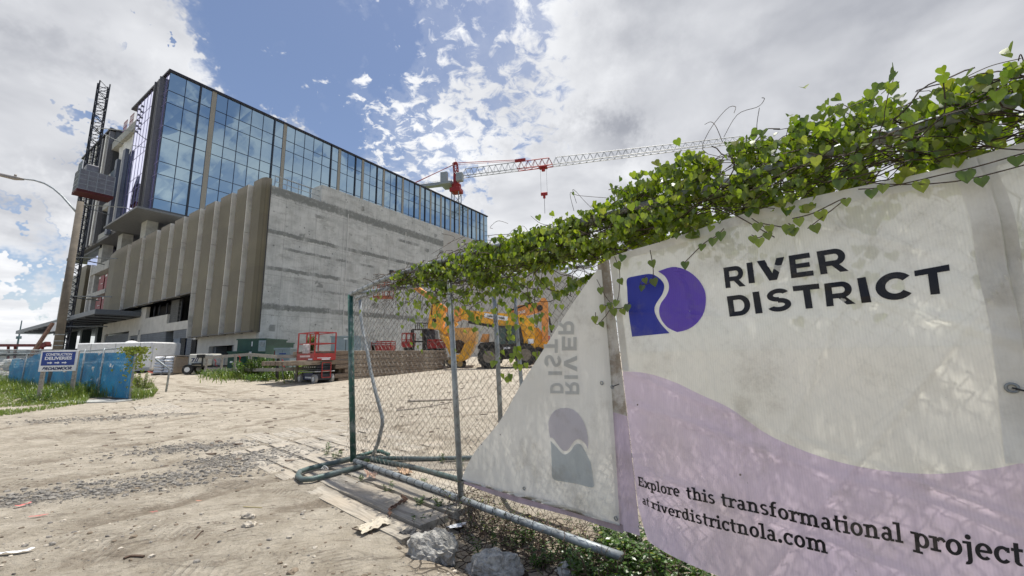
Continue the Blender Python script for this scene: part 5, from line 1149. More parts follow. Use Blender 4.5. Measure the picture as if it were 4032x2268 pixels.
# ---- towable generator
gp = GS(733, 1475); gn = thing('towable_generator', 'small white towable generator on black wheels near the barricade', 'generator', gp, R(8))
MB().box((.1, -.1, .5), (1.35, .9, 1.18), .05).obj('enclosure', mat('cream_enclosure', (.62, .60, .52), .5, 0, .06, 4, 0, 1, (.3, .28, .24), 5, .4), gn); MB().box((1.36, .0, .48), (2.0, .8, 1.1), .03).obj('engine_block', MT['grey_plate'], gn)
MB().box((-.2, -.05, .40), (2.1, .85, .49)).obj('chassis', black, gn)
for y_ in (-.15, .95):
    tm, rm = MB(), MB(); wheel(tm, rm, (.15, y_, .29), .29, .16, (0, 1, 0)); w_ = tm.obj('wheel', black, gn); rm.obj('rim', white, w_)
f = MB(); f.cyl((.9, -.2, .4), (.9, -.2, 1.15), .04, 8); f.box((.6, -.25, .95), (1.0, -.15, 1.15)); f.box((.35, -.22, .55), (.8, -.12, .65)); f.obj('control_stand', black, gn)
lettering('decal', '7//', navyp, gn, (.25, -.103, .7), (1, 0, 0), (0, 0, 1), .4, .25, .002)
# ---- green transformer cabinets and grey boxes
def cabinet(name, label, cat, px0, px1, yb, yt, Y, depth, m_, side=None, group=None, parts=()):
    a = at(px0, yb, Y); b = at(px1, yb, Y); zt_ = at(px0, yt, Y)[2]; gz = zs(a[0], Y)
    t = thing(name, label, cat, (a[0], a[1], gz), 0, group); w = b[0] - a[0]; h = zt_ - gz
    MB().box((0, 0, -.1), (w, depth, h), .02).obj('cabinet_body', m_, t); MB().box((-.04, -.05, h - .06), (w + .04, depth + .04, h + .02)).obj('lid', m_, t)
    MB().box((w * .485, -.006, .1), (w * .5, -.001, h - .12)).obj('door_gap', black, t)
    return t, w, h
t, w, h = cabinet('transformer_cabinet', 'large dark green transformer cabinet behind the timber barricade', 'transformer', 925, 1040, 1455, 1336, 24.5, 2.2, dgreen)
MB().box((w*.42, -.012, h*.38), (w*.52, -.007, h*.62)).obj('decal', whitep, t); MB().box((w*.75, -.05, h*.62), (w*1.0, -.012, h - .1), .02).obj('meter_box', grey, t)
m2_ = MB(); m2_.cyl((w*.89, -.1, h*.84), (w*.89, -.02, h*.84), .14, 16); m2_.obj('meter_dial', galv, t)
MB().box((w*.5, -.012, h*.78), (w*.53, -.007, h*.92)).obj('decal', whitep, t)
t, w, h = cabinet('transformer_cabinet', 'lower dark green cabinet standing right of the metered transformer', 'transformer', 1042, 1102, 1455, 1350, 27.0, 1.5, dgreen)
t, w, h = cabinet('transformer_cabinet', 'dark green cabinet with white stickers at the left end of the transformers', 'transformer', 892, 928, 1455, 1385, 23.5, 1.2, dgreen)
for z_ in (.5, .8): MB().box((w*.3, -.012, h*z_), (w*.6, -.007, h*z_ + .1)).obj('decal', whitep, t)
t, w, h = cabinet('electrical_cabinet', 'tall light grey electrical cabinet with blue label behind the barricade', 'electrical cabinet', 1076, 1136, 1470, 1372, 21.5, .7, grey)
MB().box((w*.3, -.012, h*.78), (w*.75, -.007, h*.82)).obj('blue_label', bluep, t); MB().box((-.03, -.008, .1), (.0, .3, h*.9)).obj('red_edge', dkred, t)
t, w, h = cabinet('electrical_cabinet', 'wide grey electrical cabinet behind the timber mat stack against the wall', 'electrical cabinet', 1300, 1420, 1400, 1325, 25.5, 1.0, grey)
MB().box((w*.42, -.012, h*.9), (w*.55, -.007, h*.94)).obj('decal', whitep, t)
t, w, h = cabinet('electrical_cabinet', 'low pale grey cabinet half hidden by the front fence panel and mat stack', 'electrical cabinet', 1395, 1478, 1400, 1344, 26.5, 1.0, mat('pale_grey_cabinet', (.48, .50, .50), .5))
dr_ = MB().box((-17.6, 25.9, 0), (-16.9, 26.3, 2.2)).obj('grey_door_panel', gsteel); tag(dr_, 'narrow blue grey panel standing by the dark recess under the screen', 'panel')
# ---- timber barricade
brc = thing('timber_barricade', 'weathered two-rail timber barricade around the transformers with red tape', 'barricade', (0, 0, 0))
rp = [(810, 1408, 23.5), (975, 1396, 20.6), (1092, 1405, 18.6), (1200, 1402, 18.6)]; rl = [(805, 1456, 23.5), (960, 1456, 20.6), (1092, 1456, 18.6), (1210, 1450, 18.6)]
for L_ in (rp, rl):
    for a_, b__ in zip(L_[:-1], L_[1:]): MB().beam(at(*a_), at(*b__), .05, .15).obj('rail', rail_m, brc)
for x_, yt_, Y in ((812, 1405, 23.5), (872, 1402, 22.2), (925, 1400, 21.3), (985, 1396, 20.5), (1093, 1404, 18.6), (1170, 1404, 18.5)):
    a_ = at(x_, yt_, Y); MB().beam((a_[0], a_[1] + .06, zs(0, Y) - .1), (a_[0], a_[1] + .06, a_[2] + .05), .09, .09).obj('post', (black if x_ == 1093 else rail_m), brc)
for x_, y_, Y in ((845, 1415, 22.4), (940, 1400, 20.8), (1110, 1415, 18.4)):
    c = at(x_, y_, Y); f = MB(); f.tube([c, c + np.array([.12, -.03, -.12]), c + np.array([.05, 0, -.28]), c + np.array([.2, -.03, -.36])], .025, 3); f.obj('red_tape', red, brc)
hp = thing('steel_hoop', 'bent grey steel hoop standing beside the scissor lift', 'hoop', GS(1130, 1500)); h0 = GS(1130, 1500)
f = MB(); f.tube([at(x, y, 18.3) - h0 for x, y in ((1118, 1495), (1112, 1465), (1110, 1438), (1118, 1431), (1140, 1431), (1152, 1440), (1160, 1478), (1158, 1495), (1148, 1499), (1122, 1499))], .025, 6); f.obj('hoop_tube', galv, hp, True)
# ---- machines seen through the fence
def pprism(poly, Y, th): return MB().prism([at(x, y, Y) for x, y in poly], (0, th, 0))
# boom lift
bl = thing('boom_lift', 'orange-yellow boom lift with raised jib and red basket beyond the mat stack', 'boom lift', (0, 0, 0))
YB = 25.0
pprism([(1684, 1292), (1690, 1240), (1700, 1198), (1722, 1194), (1748, 1208), (1745, 1260), (1738, 1300)], YB, .9).obj('riser', yellow, bl)
pprism([(1700, 1202), (1704, 1203), (1700, 1240), (1696, 1240)], YB - .02, .03).obj('hydraulic_line', black, bl)
f = MB(); c = at(1710, 1262, YB); f.cyl(c - np.array([0, .03, 0]), c + np.array([0, .02, 0]), .13, 14); f.obj('pivot_pin', black, bl)
pprism([(1735, 1300), (1790, 1262), (1800, 1275), (1752, 1318)], YB + .2, .6).obj('lower_arm', yellow, bl)
hd = pprism([(1728, 1300), (1745, 1292), (1860, 1290), (1876, 1300), (1872, 1350), (1850, 1362), (1750, 1352), (1732, 1330)], YB + .6, 1.8).obj('engine_hood', paleyel, bl)
pprism([(1738, 1318), (1760, 1325), (1786, 1395), (1800, 1400), (1812, 1392), (1830, 1352), (1850, 1340), (1872, 1345), (1858, 1385), (1840, 1412), (1815, 1425), (1790, 1420), (1772, 1400)], YB - .3, 1.2).obj('chassis', yellow, bl)
for cx_, cy_, r_ in ((1812, 1432, .36), (1775, 1425, .3)):
    tm, rm = MB(), MB(); c = at(cx_, cy_, YB + .2); wheel(tm, rm, c, r_, .35, (0, 1, 0)); w_ = tm.obj('wheel', black, bl); rm.obj('rim', paleyel, w_)
tm = MB(); c = at(1805, 1365, YB + .35); tm.tube([c, c + np.array([0, .4, 0])], .42, 18); tm.obj('wheel', black, bl)
# upper arm reaching back to the upper left
MB().beam(at(1760, 1222, YB + .4), at(1620, 1118, YB + 1.5), .28, .30).obj('upper_arm', orange, bl)
MB().beam(at(1762, 1214, YB + .35), at(1610, 1108, YB + 1.5), .10, .10).obj('hydraulic_cylinder', mat('chrome', (.6, .6, .6), .15, 1), bl)
MB().beam(at(1640, 1125, YB + 1.3), at(1545, 1074, YB + 1.9), .22, .26).obj('jib', orange, bl); MB().beam(at(1600, 1098, YB + 1.4), at(1543, 1070, YB + 1.8), .08, .08).obj('hydraulic_cylinder', MT['chrome'], bl)
pprism([(1530, 1100), (1534, 1063), (1548, 1064), (1560, 1085), (1556, 1102)], YB + 1.7, .35).obj('jib_end', black, bl)
bx = at(1470, 1172, YB + 1.8); by = at(1536, 1108, YB + 1.8)
f = MB(); f.box((bx[0], bx[1], bx[2]), (by[0], by[1] + .8, bx[2] + .12))
for z_ in (.55, 1.02):
    for y_ in (0, .8): f.beam((bx[0], bx[1] + y_, bx[2] + z_), (by[0], by[1] + y_, bx[2] + z_), .04, .04)
for k in range(4):
    x_ = bx[0] + (by[0] - bx[0]) * k / 3
    for y_ in (0, .8): f.beam((x_, bx[1] + y_, bx[2]), (x_, bx[1] + y_, bx[2] + 1.02), .04, .04)
f.obj('basket', mat('rusty_red_paint', (.34, .09, .04), .6), bl)
# telehandler
th = thing('telehandler', 'orange telehandler with black cab and big tyres seen through the fence', 'telehandler', (0, 0, 0)); YT = 23.6
pprism([(1800, 1212), (1840, 1222), (2038, 1238), (2062, 1240), (2104, 1268), (2106, 1330), (2085, 1335), (2060, 1300), (1960, 1283), (1850, 1262), (1802, 1252)], YT + .3, .55).obj('boom', yellow, th)
pprism([(1843, 1262), (1960, 1284), (1960, 1292), (1843, 1272)], YT + .25, .3).obj('boom_wear_strip', black, th)
pprism([(1778, 1222), (1812, 1210), (1812, 1258), (1790, 1266)], YT + .2, .7).obj('boom_head', orange, th)
pprism([(1945, 1360), (1962, 1282), (2050, 1285), (2062, 1340), (2060, 1392), (1950, 1392)], YT + .1, 1.5).obj('cab', black, th)
pprism([(1952, 1355), (1966, 1290), (1992, 1290), (1990, 1355)], YT + .09, .02).obj('cab_window', mat('dark_green_glass', (.04, .07, .06), .08), th)
pprism([(2000, 1355), (2002, 1292), (2040, 1292), (2048, 1350)], YT + .09, .02).obj('cab_window', MT['dark_green_glass'], th)
pprism([(1880, 1365), (1890, 1350), (1945, 1345), (1950, 1372), (1884, 1375)], YT - .1, 1.9).obj('mudguard', black, th)
pprism([(1890, 1345), (1900, 1315), (1925, 1315), (1922, 1350)], YT + .4, .9).obj('hood', orange, th)
pprism([(2035, 1330), (2104, 1325), (2108, 1372), (2040, 1368)], YT + .2, 1.6).obj('rear_body', yellow, th)
pprism([(2078, 1335), (2100, 1334), (2102, 1352), (2080, 1354)], YT + .18, .02).obj('decal', whitep, th)
pprism([(1880, 1392), (2070, 1385), (2070, 1412), (1885, 1418)], YT + .3, 1.2).obj('chassis', black, th)
mat('rusty_rim', (.20, .17, .13), .7, 0, .3, 9)
def bigtyre(par, c, r, w):
    k = 22; mb = MB(); mb.tube([c, c + np.array([0, .06, 0]), c + np.array([0, w - .06, 0]), c + np.array([0, w, 0])], [r*.84, r*.95, r*.95, r*.84], 28)
    for i in range(k):
        a = 2*math.pi*i/k; d = np.array([math.cos(a), 0, math.sin(a)]); tng = np.array([-math.sin(a), 0, math.cos(a)])
        mb.obox(c + d*r*.96 + np.array([0, w*.27, 0]) + tng*.03, tng, (0, 1, 0), d, .045, w*.27, .035); mb.obox(c + d*r*.96 + np.array([0, w*.73, 0]) - tng*.03, tng, (0, 1, 0), d, .045, w*.27, .035)
    w_ = mb.obj('wheel', black, par); rm = MB(); rm.tube([c - np.array([0, .01, 0]), c + np.array([0, .1, 0])], [r*.52, r*.5], 20); rm.tube([c - np.array([0, .04, 0]), c + np.array([0, .1, 0])], r*.2, 10); rm.obj('rim', MT['rusty_rim'], w_)
bigtyre(th, at(1926, 1405, YT - .1), .68, .45); bigtyre(th, at(2068, 1397, YT - .05), .66, .45); bigtyre(th, at(1940, 1405, YT + 1.7), .66, .4)
pl0 = at(1908, 1258, YT + .28); pl1 = at(2000, 1262, YT + .28); xd_ = pl1 - pl0; wpl = float(np.linalg.norm(xd_)); xd_ /= wpl
pprism([(1907, 1232), (2000, 1247), (1998, 1264), (1906, 1250)], YT + .27, .02).obj('name_plate', whitep, th)
lettering('name_lettering', 'United Rentals', blackp, th, at(1918, 1248, YT + .25), (at(1994, 1259, YT+.25) - at(1918, 1248, YT+.25)) / np.linalg.norm(at(1994, 1259, YT+.25) - at(1918, 1248, YT+.25)), (0, 0, 1), 1.06, .15, .004, .03)
lettering('name_lettering', 'JCB', whitep, th, at(1981, 1376, YT + .06), (1, 0, 0), (0, 0, 1), .42, .14, .004, .03)
# backhoe arm behind
bk = thing('backhoe_loader', 'faded orange backhoe with folded digging arm standing behind the telehandler', 'backhoe', (0, 0, 0)); YK = 27.0
pprism([(2005, 1228), (2030, 1205), (2125, 1190), (2132, 1205), (2125, 1228), (2040, 1250), (2010, 1250)], YK, .45).obj('boom', orange, bk)
pprism([(2122, 1190), (2132, 1173), (2146, 1172), (2158, 1190), (2160, 1245), (2158, 1345), (2136, 1345), (2134, 1250)], YK - .1, .45).obj('dipper_arm', orange, bk)
MB().beam(at(2012, 1222, YK - .1), at(2098, 1190, YK - .1), .09, .09).obj('hydraulic_cylinder', black, bk)
MB().beam(at(2162, 1250, YK), at(2172, 1310, YK), .12, .12).obj('hydraulic_cylinder', black, bk)
c = at(2126, 1212, YK - .15); MB().cyl(c, c + np.array([0, .6, 0]), .2, 14).obj('pivot_pin', black, bk)
lettering('name_lettering', 'CASE', whitep, bk, at(2037, 1239, YK - .02), (lambda v: v / np.linalg.norm(v))(at(2072, 1230, YK) - at(2037, 1239, YK)), (0, 0, 1), .56, .19, .01, .03)
pprism([(2040, 1345), (2045, 1290), (2120, 1290), (2160, 1345), (2160, 1400), (2045, 1400)], YK + .3, 1.8).obj('body', yellow, bk)
bigtyre(bk, at(2120, 1400, YK), .55, .4)
# forklift mast and red lifts behind the stack
fk = thing('forklift', 'black forklift mast and carriage standing behind the mat stack', 'forklift', (0, 0, 0)); YF = 27.5
f = MB()
for k in range(7): f.beam(at(1637 + k * 8, 1272, YF), at(1637 + k * 8, 1300, YF), .05, .05)
f.beam(at(1634, 1272, YF), at(1692, 1272, YF), .06, .06); f.obj('load_backrest', black, fk)
f = MB(); f.beam(at(1622, 1298, YF), at(1710, 1298, YF), .12, .1); f.beam(at(1624, 1298, YF), at(1626, 1405, YF), .14, .2); f.beam(at(1668, 1298, YF), at(1670, 1405, YF), .14, .2); f.beam(at(1622, 1345, YF), at(1672, 1345, YF), .08, .1); f.obj('mast', black, fk)
pprism([(1672, 1300), (1712, 1300), (1720, 1400), (1672, 1400)], YF, 1.2).obj('body', MT['dark_metal'], fk)
def lowlift(label, x0, x1, yt_, yb_, Y):
    t = thing('scissor_lift', label, 'scissor lift', (0, 0, 0), 0, 'red scissor lifts behind the mat stack'); a = at(x0, yb_, Y); b = at(x1, yb_, Y); zt_ = at(x0, yt_, Y)[2]; f = MB()
    for z_ in (a[2] + .4, zt_):
        for y_ in (0, 1.0): f.beam((a[0], a[1] + y_, z_), (b[0], a[1] + y_, z_), .05, .05)
    for k in range(3):
        x_ = a[0] + (b[0] - a[0]) * k / 2
        for y_ in (0, 1.0): f.beam((x_, a[1] + y_, a[2]), (x_, a[1] + y_, zt_), .05, .05)
    for x_ in (a[0], b[0]): f.beam((x_, a[1], zt_), (x_, a[1] + 1.0, zt_), .05, .05)
    f.obj('guard_rail', red, t); MB().box((a[0], a[1], a[2] - .1), (b[0], a[1] + 1.0, a[2] + .3)).obj('platform', red, t); MB().box((a[0] + .1, a[1] + .1, zs(0, Y)), (b[0] - .1, a[1] + .9, a[2] - .12)).obj('scissor_stack', black, t)
lowlift('red scissor lift behind the mat stack just left of the black forklift', 1582, 1620, 1312, 1362, 27.0)
lowlift('low red scissor lift platform partly hidden by the mat stack near the fence post', 1462, 1538, 1345, 1378, 26.5)
lowlift('low red scissor lift between the black forklift and the boom lift', 1684, 1752, 1338, 1366, 26.2)
lowlift('red scissor lift behind the rear wheel of the telehandler', 2108, 2165, 1325, 1378, 29.0)
# ---- far left: steel frame, low building, mast, prop
sf = thing('beam_structure', 'dark red steel beam frame at the far left behind the fence', 'steel frame', (0, 0, 0)); Y_ = 34
MB().beam(at(-60, 1360, Y_), at(190, 1360, Y_), .5, .22).obj('beam', mat('dark_red_primer', (.12, .02, .02), .6, 0, .3), sf)
for x_ in (33, 60, 150, 168): MB().beam(at(x_, 1362, Y_ + .1), at(x_ - 2, 1420, Y_ + .1), .12, .12).obj('column', MT['dark_red_primer'], sf)
MB().beam(at(8, 1398, Y_ - .2), at(105, 1396, Y_ - .2), .4, .15).obj('lower_beam', black, sf); MB().beam(at(145, 1368, Y_), at(190, 1352, Y_), .4, .3).obj('beam', MT['dark_red_primer'], sf)
wbl = thing('low_warehouse', 'long low pale grey building on the skyline at the far left', 'building', (-75, 60, 0), R(5))
MB().box((-30, 0, -1), (62, 14, 2.6)).obj('wall', mat('pale_grey_cladding', (.50, .53, .54), .8, 0, .06), wbl); MB().box((-30.5, -.5, 2.6), (62.5, 14.5, 3.4)).obj('roof', mat('grey_roof_cladding', (.30, .33, .34), .7), wbl)
mbp = at(70, 1352, 120); mast = thing('radio_mast', 'thin distant radio mast on the left skyline', 'radio mast', (mbp[0], mbp[1], 0)); f = MB(); f.tube([(0, 0, 0), (0, 0, at(83, 1262, 120)[2])], [.35, .12], 5); f.obj('mast_tube', MT['pale_wire'], mast); MB().box((-.5, -.3, 8.8), (.5, .3, 9.6)).obj('antenna', MT['pale_wire'], mast)
pr_ = thing('timber_prop', 'long raking prop leaning against the entrance canopy at the left', 'prop', (0, 0, 0)); MB().beam(at(122, 1400, 30), at(208, 1272, 31), .18, .18).obj('prop_tube', mat('rusty_steel', (.16, .09, .06), .8, 0, .3), pr_)
sb = pprism([(196, 1292), (212, 1270), (236, 1268), (236, 1300), (198, 1306)], 44, .2).obj('notice_board', white); tag(sb, 'white board standing on the entrance canopy behind the lamp pole', 'board')
rb_ = MB(); rr_ = random.Random(3)
for k in range(120):
    c = GS(rr_.uniform(-40, 34), 1490); rb_.lump((c[0] - rr_.uniform(0, 5), c[1] + rr_.uniform(1, 9), c[2] + rr_.uniform(0, 1.0)), rr_.uniform(.15, .5), rr_.uniform(.15, .5), rr_.uniform(.1, .3), k, 6, .3)
o = rb_.obj('rubble_heap', conc2); o['kind'] = 'stuff'
# red hose and debris behind the pallet
hs = thing('red_hose', 'tangle of red hose on the ground between bags and generator', 'hose', (0, 0, 0)); f = MB(); c = GS(700, 1470); f.tube([c + np.array([1.1*math.sin(k*.9) - .3, .5*math.cos(k*1.3) , .06 + .12*abs(math.sin(k*1.9))]) for k in np.linspace(0, 14, 60)], .03, 4, cap=False); f.obj('hose_loop', mat('faded_red_hose', (.42, .08, .05), .6), hs)
# ================================================================ VINES ON THE FENCE
def leaf_mat(name, c1, c2, tr=.45):
    m = bpy.data.materials.new(name); m.use_nodes = True; q = NT(m.node_tree); q.n.remove(q.n['Principled BSDF'])
    g = q.new('ShaderNodeNewGeometry'); rn = g.outputs['Random Per Island']; t = q.new('ShaderNodeTexCoord').outputs['Object']
    c = q.mix(rn, c1, c2); c = q.mix(q.ss(q.noise(t, 18, 3, .6), .45, .7, 0, .35), c, (.12, .13, .02)); c = q.mix(q.ss(rn, .90, .99, 0, .7), c, (.28, .27, .05))
    df = q.new('ShaderNodeBsdfDiffuse'); tl = q.new('ShaderNodeBsdfTranslucent'); gl_ = q.new('ShaderNodeBsdfGlossy'); gl_.inputs['Roughness'].default_value = .38
    q.l.new(c, df.inputs[0]); q.l.new(q.vmath('MULTIPLY', c, (1.6, 1.75, .7)), tl.inputs[0])
    mx = q.new('ShaderNodeMixShader'); mx.inputs[0].default_value = tr; q.l.new(df.outputs[0], mx.inputs[1]); q.l.new(tl.outputs[0], mx.inputs[2])
    m2 = q.new('ShaderNodeMixShader'); m2.inputs[0].default_value = .06; q.l.new(mx.outputs[0], m2.inputs[1]); q.l.new(gl_.outputs[0], m2.inputs[2]); q.l.new(m2.outputs[0], q.n['Material Output'].inputs[0]); return m
vine_m = leaf_mat('vine_leaf', (.075, .130, .010), (.24, .30, .022), .52)
weed_m = leaf_mat('weed_leaf', (.04, .10, .018), (.10, .19, .03), .4)
grass_m = leaf_mat('grass_blade', (.07, .13, .02), (.20, .24, .05), .35)
dry_m = mat('dry_twig', (.10, .065, .045), .9, 0, .4, 9); stem_m = mat('vine_stem', (.055, .035, .022), .8, 0, .4, 9)
HEART = [(0, .12), (.26, .0), (.46, .16), (.47, .38), (.30, .66), (0, 1.0), (-.30, .66), (-.47, .38), (-.46, .16), (-.26, .0)]
rv = random.Random(11)
def heart(mb, c, tipd, nrm, s):
    tipd = tipd / np.linalg.norm(tipd); nrm = nrm - tipd * (nrm @ tipd); nrm /= np.linalg.norm(nrm) + 1e-9; sd_ = np.cross(tipd, nrm)
    curl = rv.uniform(.1, .5); vs = [c + tipd * s * .12, c + tipd * s * .55 - nrm * s * .02]
    for x, y in HEART: vs.append(c + sd_ * x * s + tipd * y * s + nrm * s * (abs(x) * curl - .25 * y * y * curl))
    mb.add(vs, [(0, 2, 3, 4, 5), (0, 5, 6, 1), (1, 6, 7), (1, 7, 8), (1, 8, 9, 0), (0, 9, 10, 11, 2)])
Z3 = lambda p: (2000 + p[0] / 1.268, 150 + p[1] / 1.268)
def tzof(p): return tz(fp(*p))
vt = sorted([tzof(p) for p in [(1640, 1045), (1720, 1010), (1800, 985), (1880, 955)]] + [tzof(Z3(p)) for p in ((60, 985), (200, 955), (330, 900), (450, 850), (560, 770), (680, 705), (780, 665), (900, 620), (1000, 590), (1100, 550), (1250, 500), (1330, 450), (1450, 440), (1550, 420), (1680, 390), (1780, 330), (1900, 290), (2050, 290), (2200, 240), (2400, 200), (2560, 190))])
vb = sorted([tzof(p) for p in [(1640, 1100), (1700, 1130), (1780, 1150), (1900, 1120), (2000, 1110)]] + [tzof(Z3(p)) for p in ((60, 1130), (200, 1110), (350, 1090), (500, 1060), (640, 1010), (780, 975), (900, 950), (1100, 860), (1300, 830), (1500, 780), (1640, 745), (1880, 660), (2100, 590), (2300, 530), (2576, 470))])
vtf = lambda t: float(np.interp(t, [p[0] for p in vt], [p[1] for p in vt])); vbf = lambda t: float(np.interp(t, [p[0] for p in vb], [p[1] for p in vb])); TMAX = vt[-1][0] + .55
vine = thing('climbing_vine', 'dense heart-leaved climbing vine sprawling along the top of the fence', 'vine', (0, 0, 0))
lv = MB(); stems = MB()
def tcl(t): return min(t, vt[-1][0])
nleaf = 0
while nleaf < 9400:
    t = rv.uniform(.75, TMAX); dens_ = .25 if t < 1.3 else .75 if t < 1.8 else 1.0 if t < 3.9 else .62
    if rv.random() > dens_: continue
    zt_, zb_ = vtf(tcl(t)), vbf(tcl(t)); 
    if zt_ <= zb_: continue
    w = rv.random(); w = 1 - w ** 1.25 if t > 3.6 else w
    if rv.random() < .07: w = rv.uniform(-.25, 0)
    z_ = zb_ + (zt_ - zb_) * w
    # clumps and gaps
    gap = noise.noise(Vector((t * 5.5, z_ * 7, 3))) + .55 * noise.noise(Vector((t * 15, z_ * 15, 8)))
    if gap < (-.26 if w > .35 else -.02) + (.16 if t < 2.3 else 0): continue
    dth = .15 if t > 1.6 else .08
    off = rv.gauss(-.02, dth * .6) + .04 * noise.noise(Vector((t * 3, z_ * 3, 5)))
    if rv.random() < .28 and t > 1.6 and .25 < w < .85: off = -rv.uniform(.1, .36); z_ -= .04
    if z_ < 1.86 and t > 3.05: off = abs(off) * .25 + .075 if rv.random() < .5 else -.06 - abs(off)
    z_ += .03 * noise.noise(Vector((t * 9, 2, 2)))
    c = fpt(t, z_, off)
    tipd = np.array([rv.gauss(0, .45), rv.gauss(0, .45), -1.0 + rv.gauss(0, .35)]); nr = FN * .8 + ZU * rv.uniform(-.1, .9) + np.array([rv.gauss(0, .45) for _ in range(3)])
    s_ = rv.choice((rv.uniform(.018, .032), rv.uniform(.028, .044), rv.uniform(.028, .044), rv.uniform(.034, .050))) * (1.0 if t < 3.6 else 1.0)
    heart(lv, c, tipd, nr, s_); nleaf += 1
# growth hanging between fence and banner: shows as silhouettes through the open weave
for k in range(620):
    t = 3.12 + rv.random() ** .8 * 1.9; z_ = 1.90 - abs(rv.gauss(0, 1)) * (.12 + .16 * min(1, max(0, t - 3.3)))
    if noise.noise(Vector((t * 4, z_ * 5, 9))) < -.05 or z_ < 1.30: continue
    heart(lv, fpt(t, z_, -rv.uniform(.015, .10)), np.array([rv.gauss(0, .4), rv.gauss(0, .4), -1]), FN + np.array([rv.gauss(0, .4) for _ in range(3)]), rv.uniform(.034, .055))
# loose hanging leaves on the open mesh and over the banner
for k in range(330):
    x = rv.uniform(1560, 2330); y = 1085 + abs(rv.gauss(0, 1)) * 110
    if x > 2180: y = min(y, 1075 + (2330 - x) * .6)
    P = fp(x, y, rv.uniform(-.02, .04)); heart(lv, P, np.array([rv.gauss(0, .4), rv.gauss(0, .4), -1]), FN + np.array([rv.gauss(0, .4) for _ in range(3)]), rv.uniform(.032, .055))
for x, y in ((1920,1385),(1985,1380),(2020,1310),(2005,1400),(2043,1362),(2040,1385),(1985,1480),(2010,1480),(2040,1420),(2075,1415),(2120,1390),(1940,1430),(2000,1330),(1935,1280),(1890,1250),(1850,1290),(2000,1270),(2080,1290),(2120,1240),(2160,1280),(2200,1200),(2270,1130),(1445,1150),(1500,1150),(1470,1180),(1430,1210),(1560,1140),(1590,1180),(1640,1190),(1610,1140),(1690,1180),(1720,1230),(1660,1150),(1540,1110),(1715,1180),(1740,1240),(1860,1240)):
    for k in range(rv.randint(1, 3)): P = fp(x + rv.uniform(-14, 14), y + rv.uniform(-14, 14), rv.uniform(-.01, .04)); heart(lv, P, np.array([rv.gauss(0, .3), 0, -1]), FN + np.array([rv.gauss(0, .3) for _ in range(3)]), rv.uniform(.035, .055))
strands = [[(2560, 985), (2572, 1060), (2565, 1110), (2520, 1120), (2545, 1085)], [(2420, 1010), (2440, 1075), (2432, 1180), (2400, 1200)], [(2850, 900), (2820, 930), (2770, 960), (2690, 1040)], [(2960, 860), (3020, 905), (2990, 935), (2960, 925)], [(3000, 880), (3125, 900), (3105, 880)], [(3240, 720), (3350, 700), (3480, 725), (3760, 715), (4032, 650), (4060, 640)], [(3380, 745), (3500, 735), (3700, 690), (3850, 655), (4040, 600)], [(2480, 1190), (2440, 1215), (2376, 1200)], [(2350, 1100), (2380, 1160), (2405, 1210), (2350, 1280), (2345, 1230)], [(3120, 860), (3200, 840), (3330, 780), (3180, 900)]]
for L_ in strands:
    pts = sp(L_, 16); stems.tube([fp(p[0], p[1], .09 + .01 * math.sin(k)) for k, p in enumerate(pts)], .0022, 4, cap=False)
    for p in pts[2::4]:
        P = fp(p[0], p[1], .10); heart(lv, P, np.array([rv.gauss(0, .3), 0, -1]), FN + ZU * .4, rv.uniform(.034, .052))
lv.obj('leaves', vine_m, vine)
# stems: a tangle following the fence
for k in range(650):
    t = rv.uniform(.5, TMAX - .1); zt_, zb_ = vtf(tcl(t)), vbf(tcl(t)); z_ = rv.uniform(zb_ - .04, zt_ - .05); o_ = rv.gauss(-.01, .05); pts = []; a = rv.uniform(-.5, .5) + (math.pi if rv.random() < .5 else 0)
    for j in range(rv.randint(7, 16)):
        if not (z_ < 1.86 and t > 3.05 and -.02 < o_ < .08): pts.append(fpt(t, z_, o_))
        a += rv.gauss(0, .28); t += math.cos(a) * .045; z_ += math.sin(a) * .035; o_ += rv.gauss(0, .012); o_ = max(-.16, min(.16, o_))
        z_ = min(z_, vtf(tcl(t)) - .01)
    if len(pts) > 3: stems.tube(pts, rv.uniform(.0012, .0032), 3, cap=False)
# tendrils rising above the foliage
tend = [[(2930, 630), (2775, 600), (2790, 520), (2860, 430), (2896, 420), (2890, 445)], [(2845, 560), (2820, 500), (2800, 480), (2775, 490)], [(2850, 540), (2905, 450), (2985, 420), (3010, 390), (3000, 385)], [(2990, 425), (2980, 500), (2995, 535), (3060, 560)], [(3240, 470), (3300, 410), (3360, 435)], [(3470, 370), (3510, 330), (3525, 280)], [(3790, 310), (3900, 260), (4020, 230)], [(4010, 240), (4020, 215), (4045, 280), (4060, 260)], [(2260, 830), (2245, 760), (2280, 770), (2400, 780)], [(2270, 800), (2256, 745), (2300, 790), (2330, 820)], [(1940, 900), (1930, 895), (1960, 870), (2000, 880)], [(2090, 850), (2130, 880), (2180, 885), (2230, 860)], [(1700, 1000), (1790, 940), (1740, 920)], [(1760, 960), (1830, 930), (1800, 960), (1880, 1000)], [(2000, 930), (2020, 905), (2060, 890), (2080, 915)]]
for L_ in tend:
    pts = sp(L_, 18); stems.tube([fp(p[0], p[1], .02 * math.sin(k * .4)) for k, p in enumerate(pts)], .0016, 4, cap=False)
stems.obj('stems', stem_m, vine)

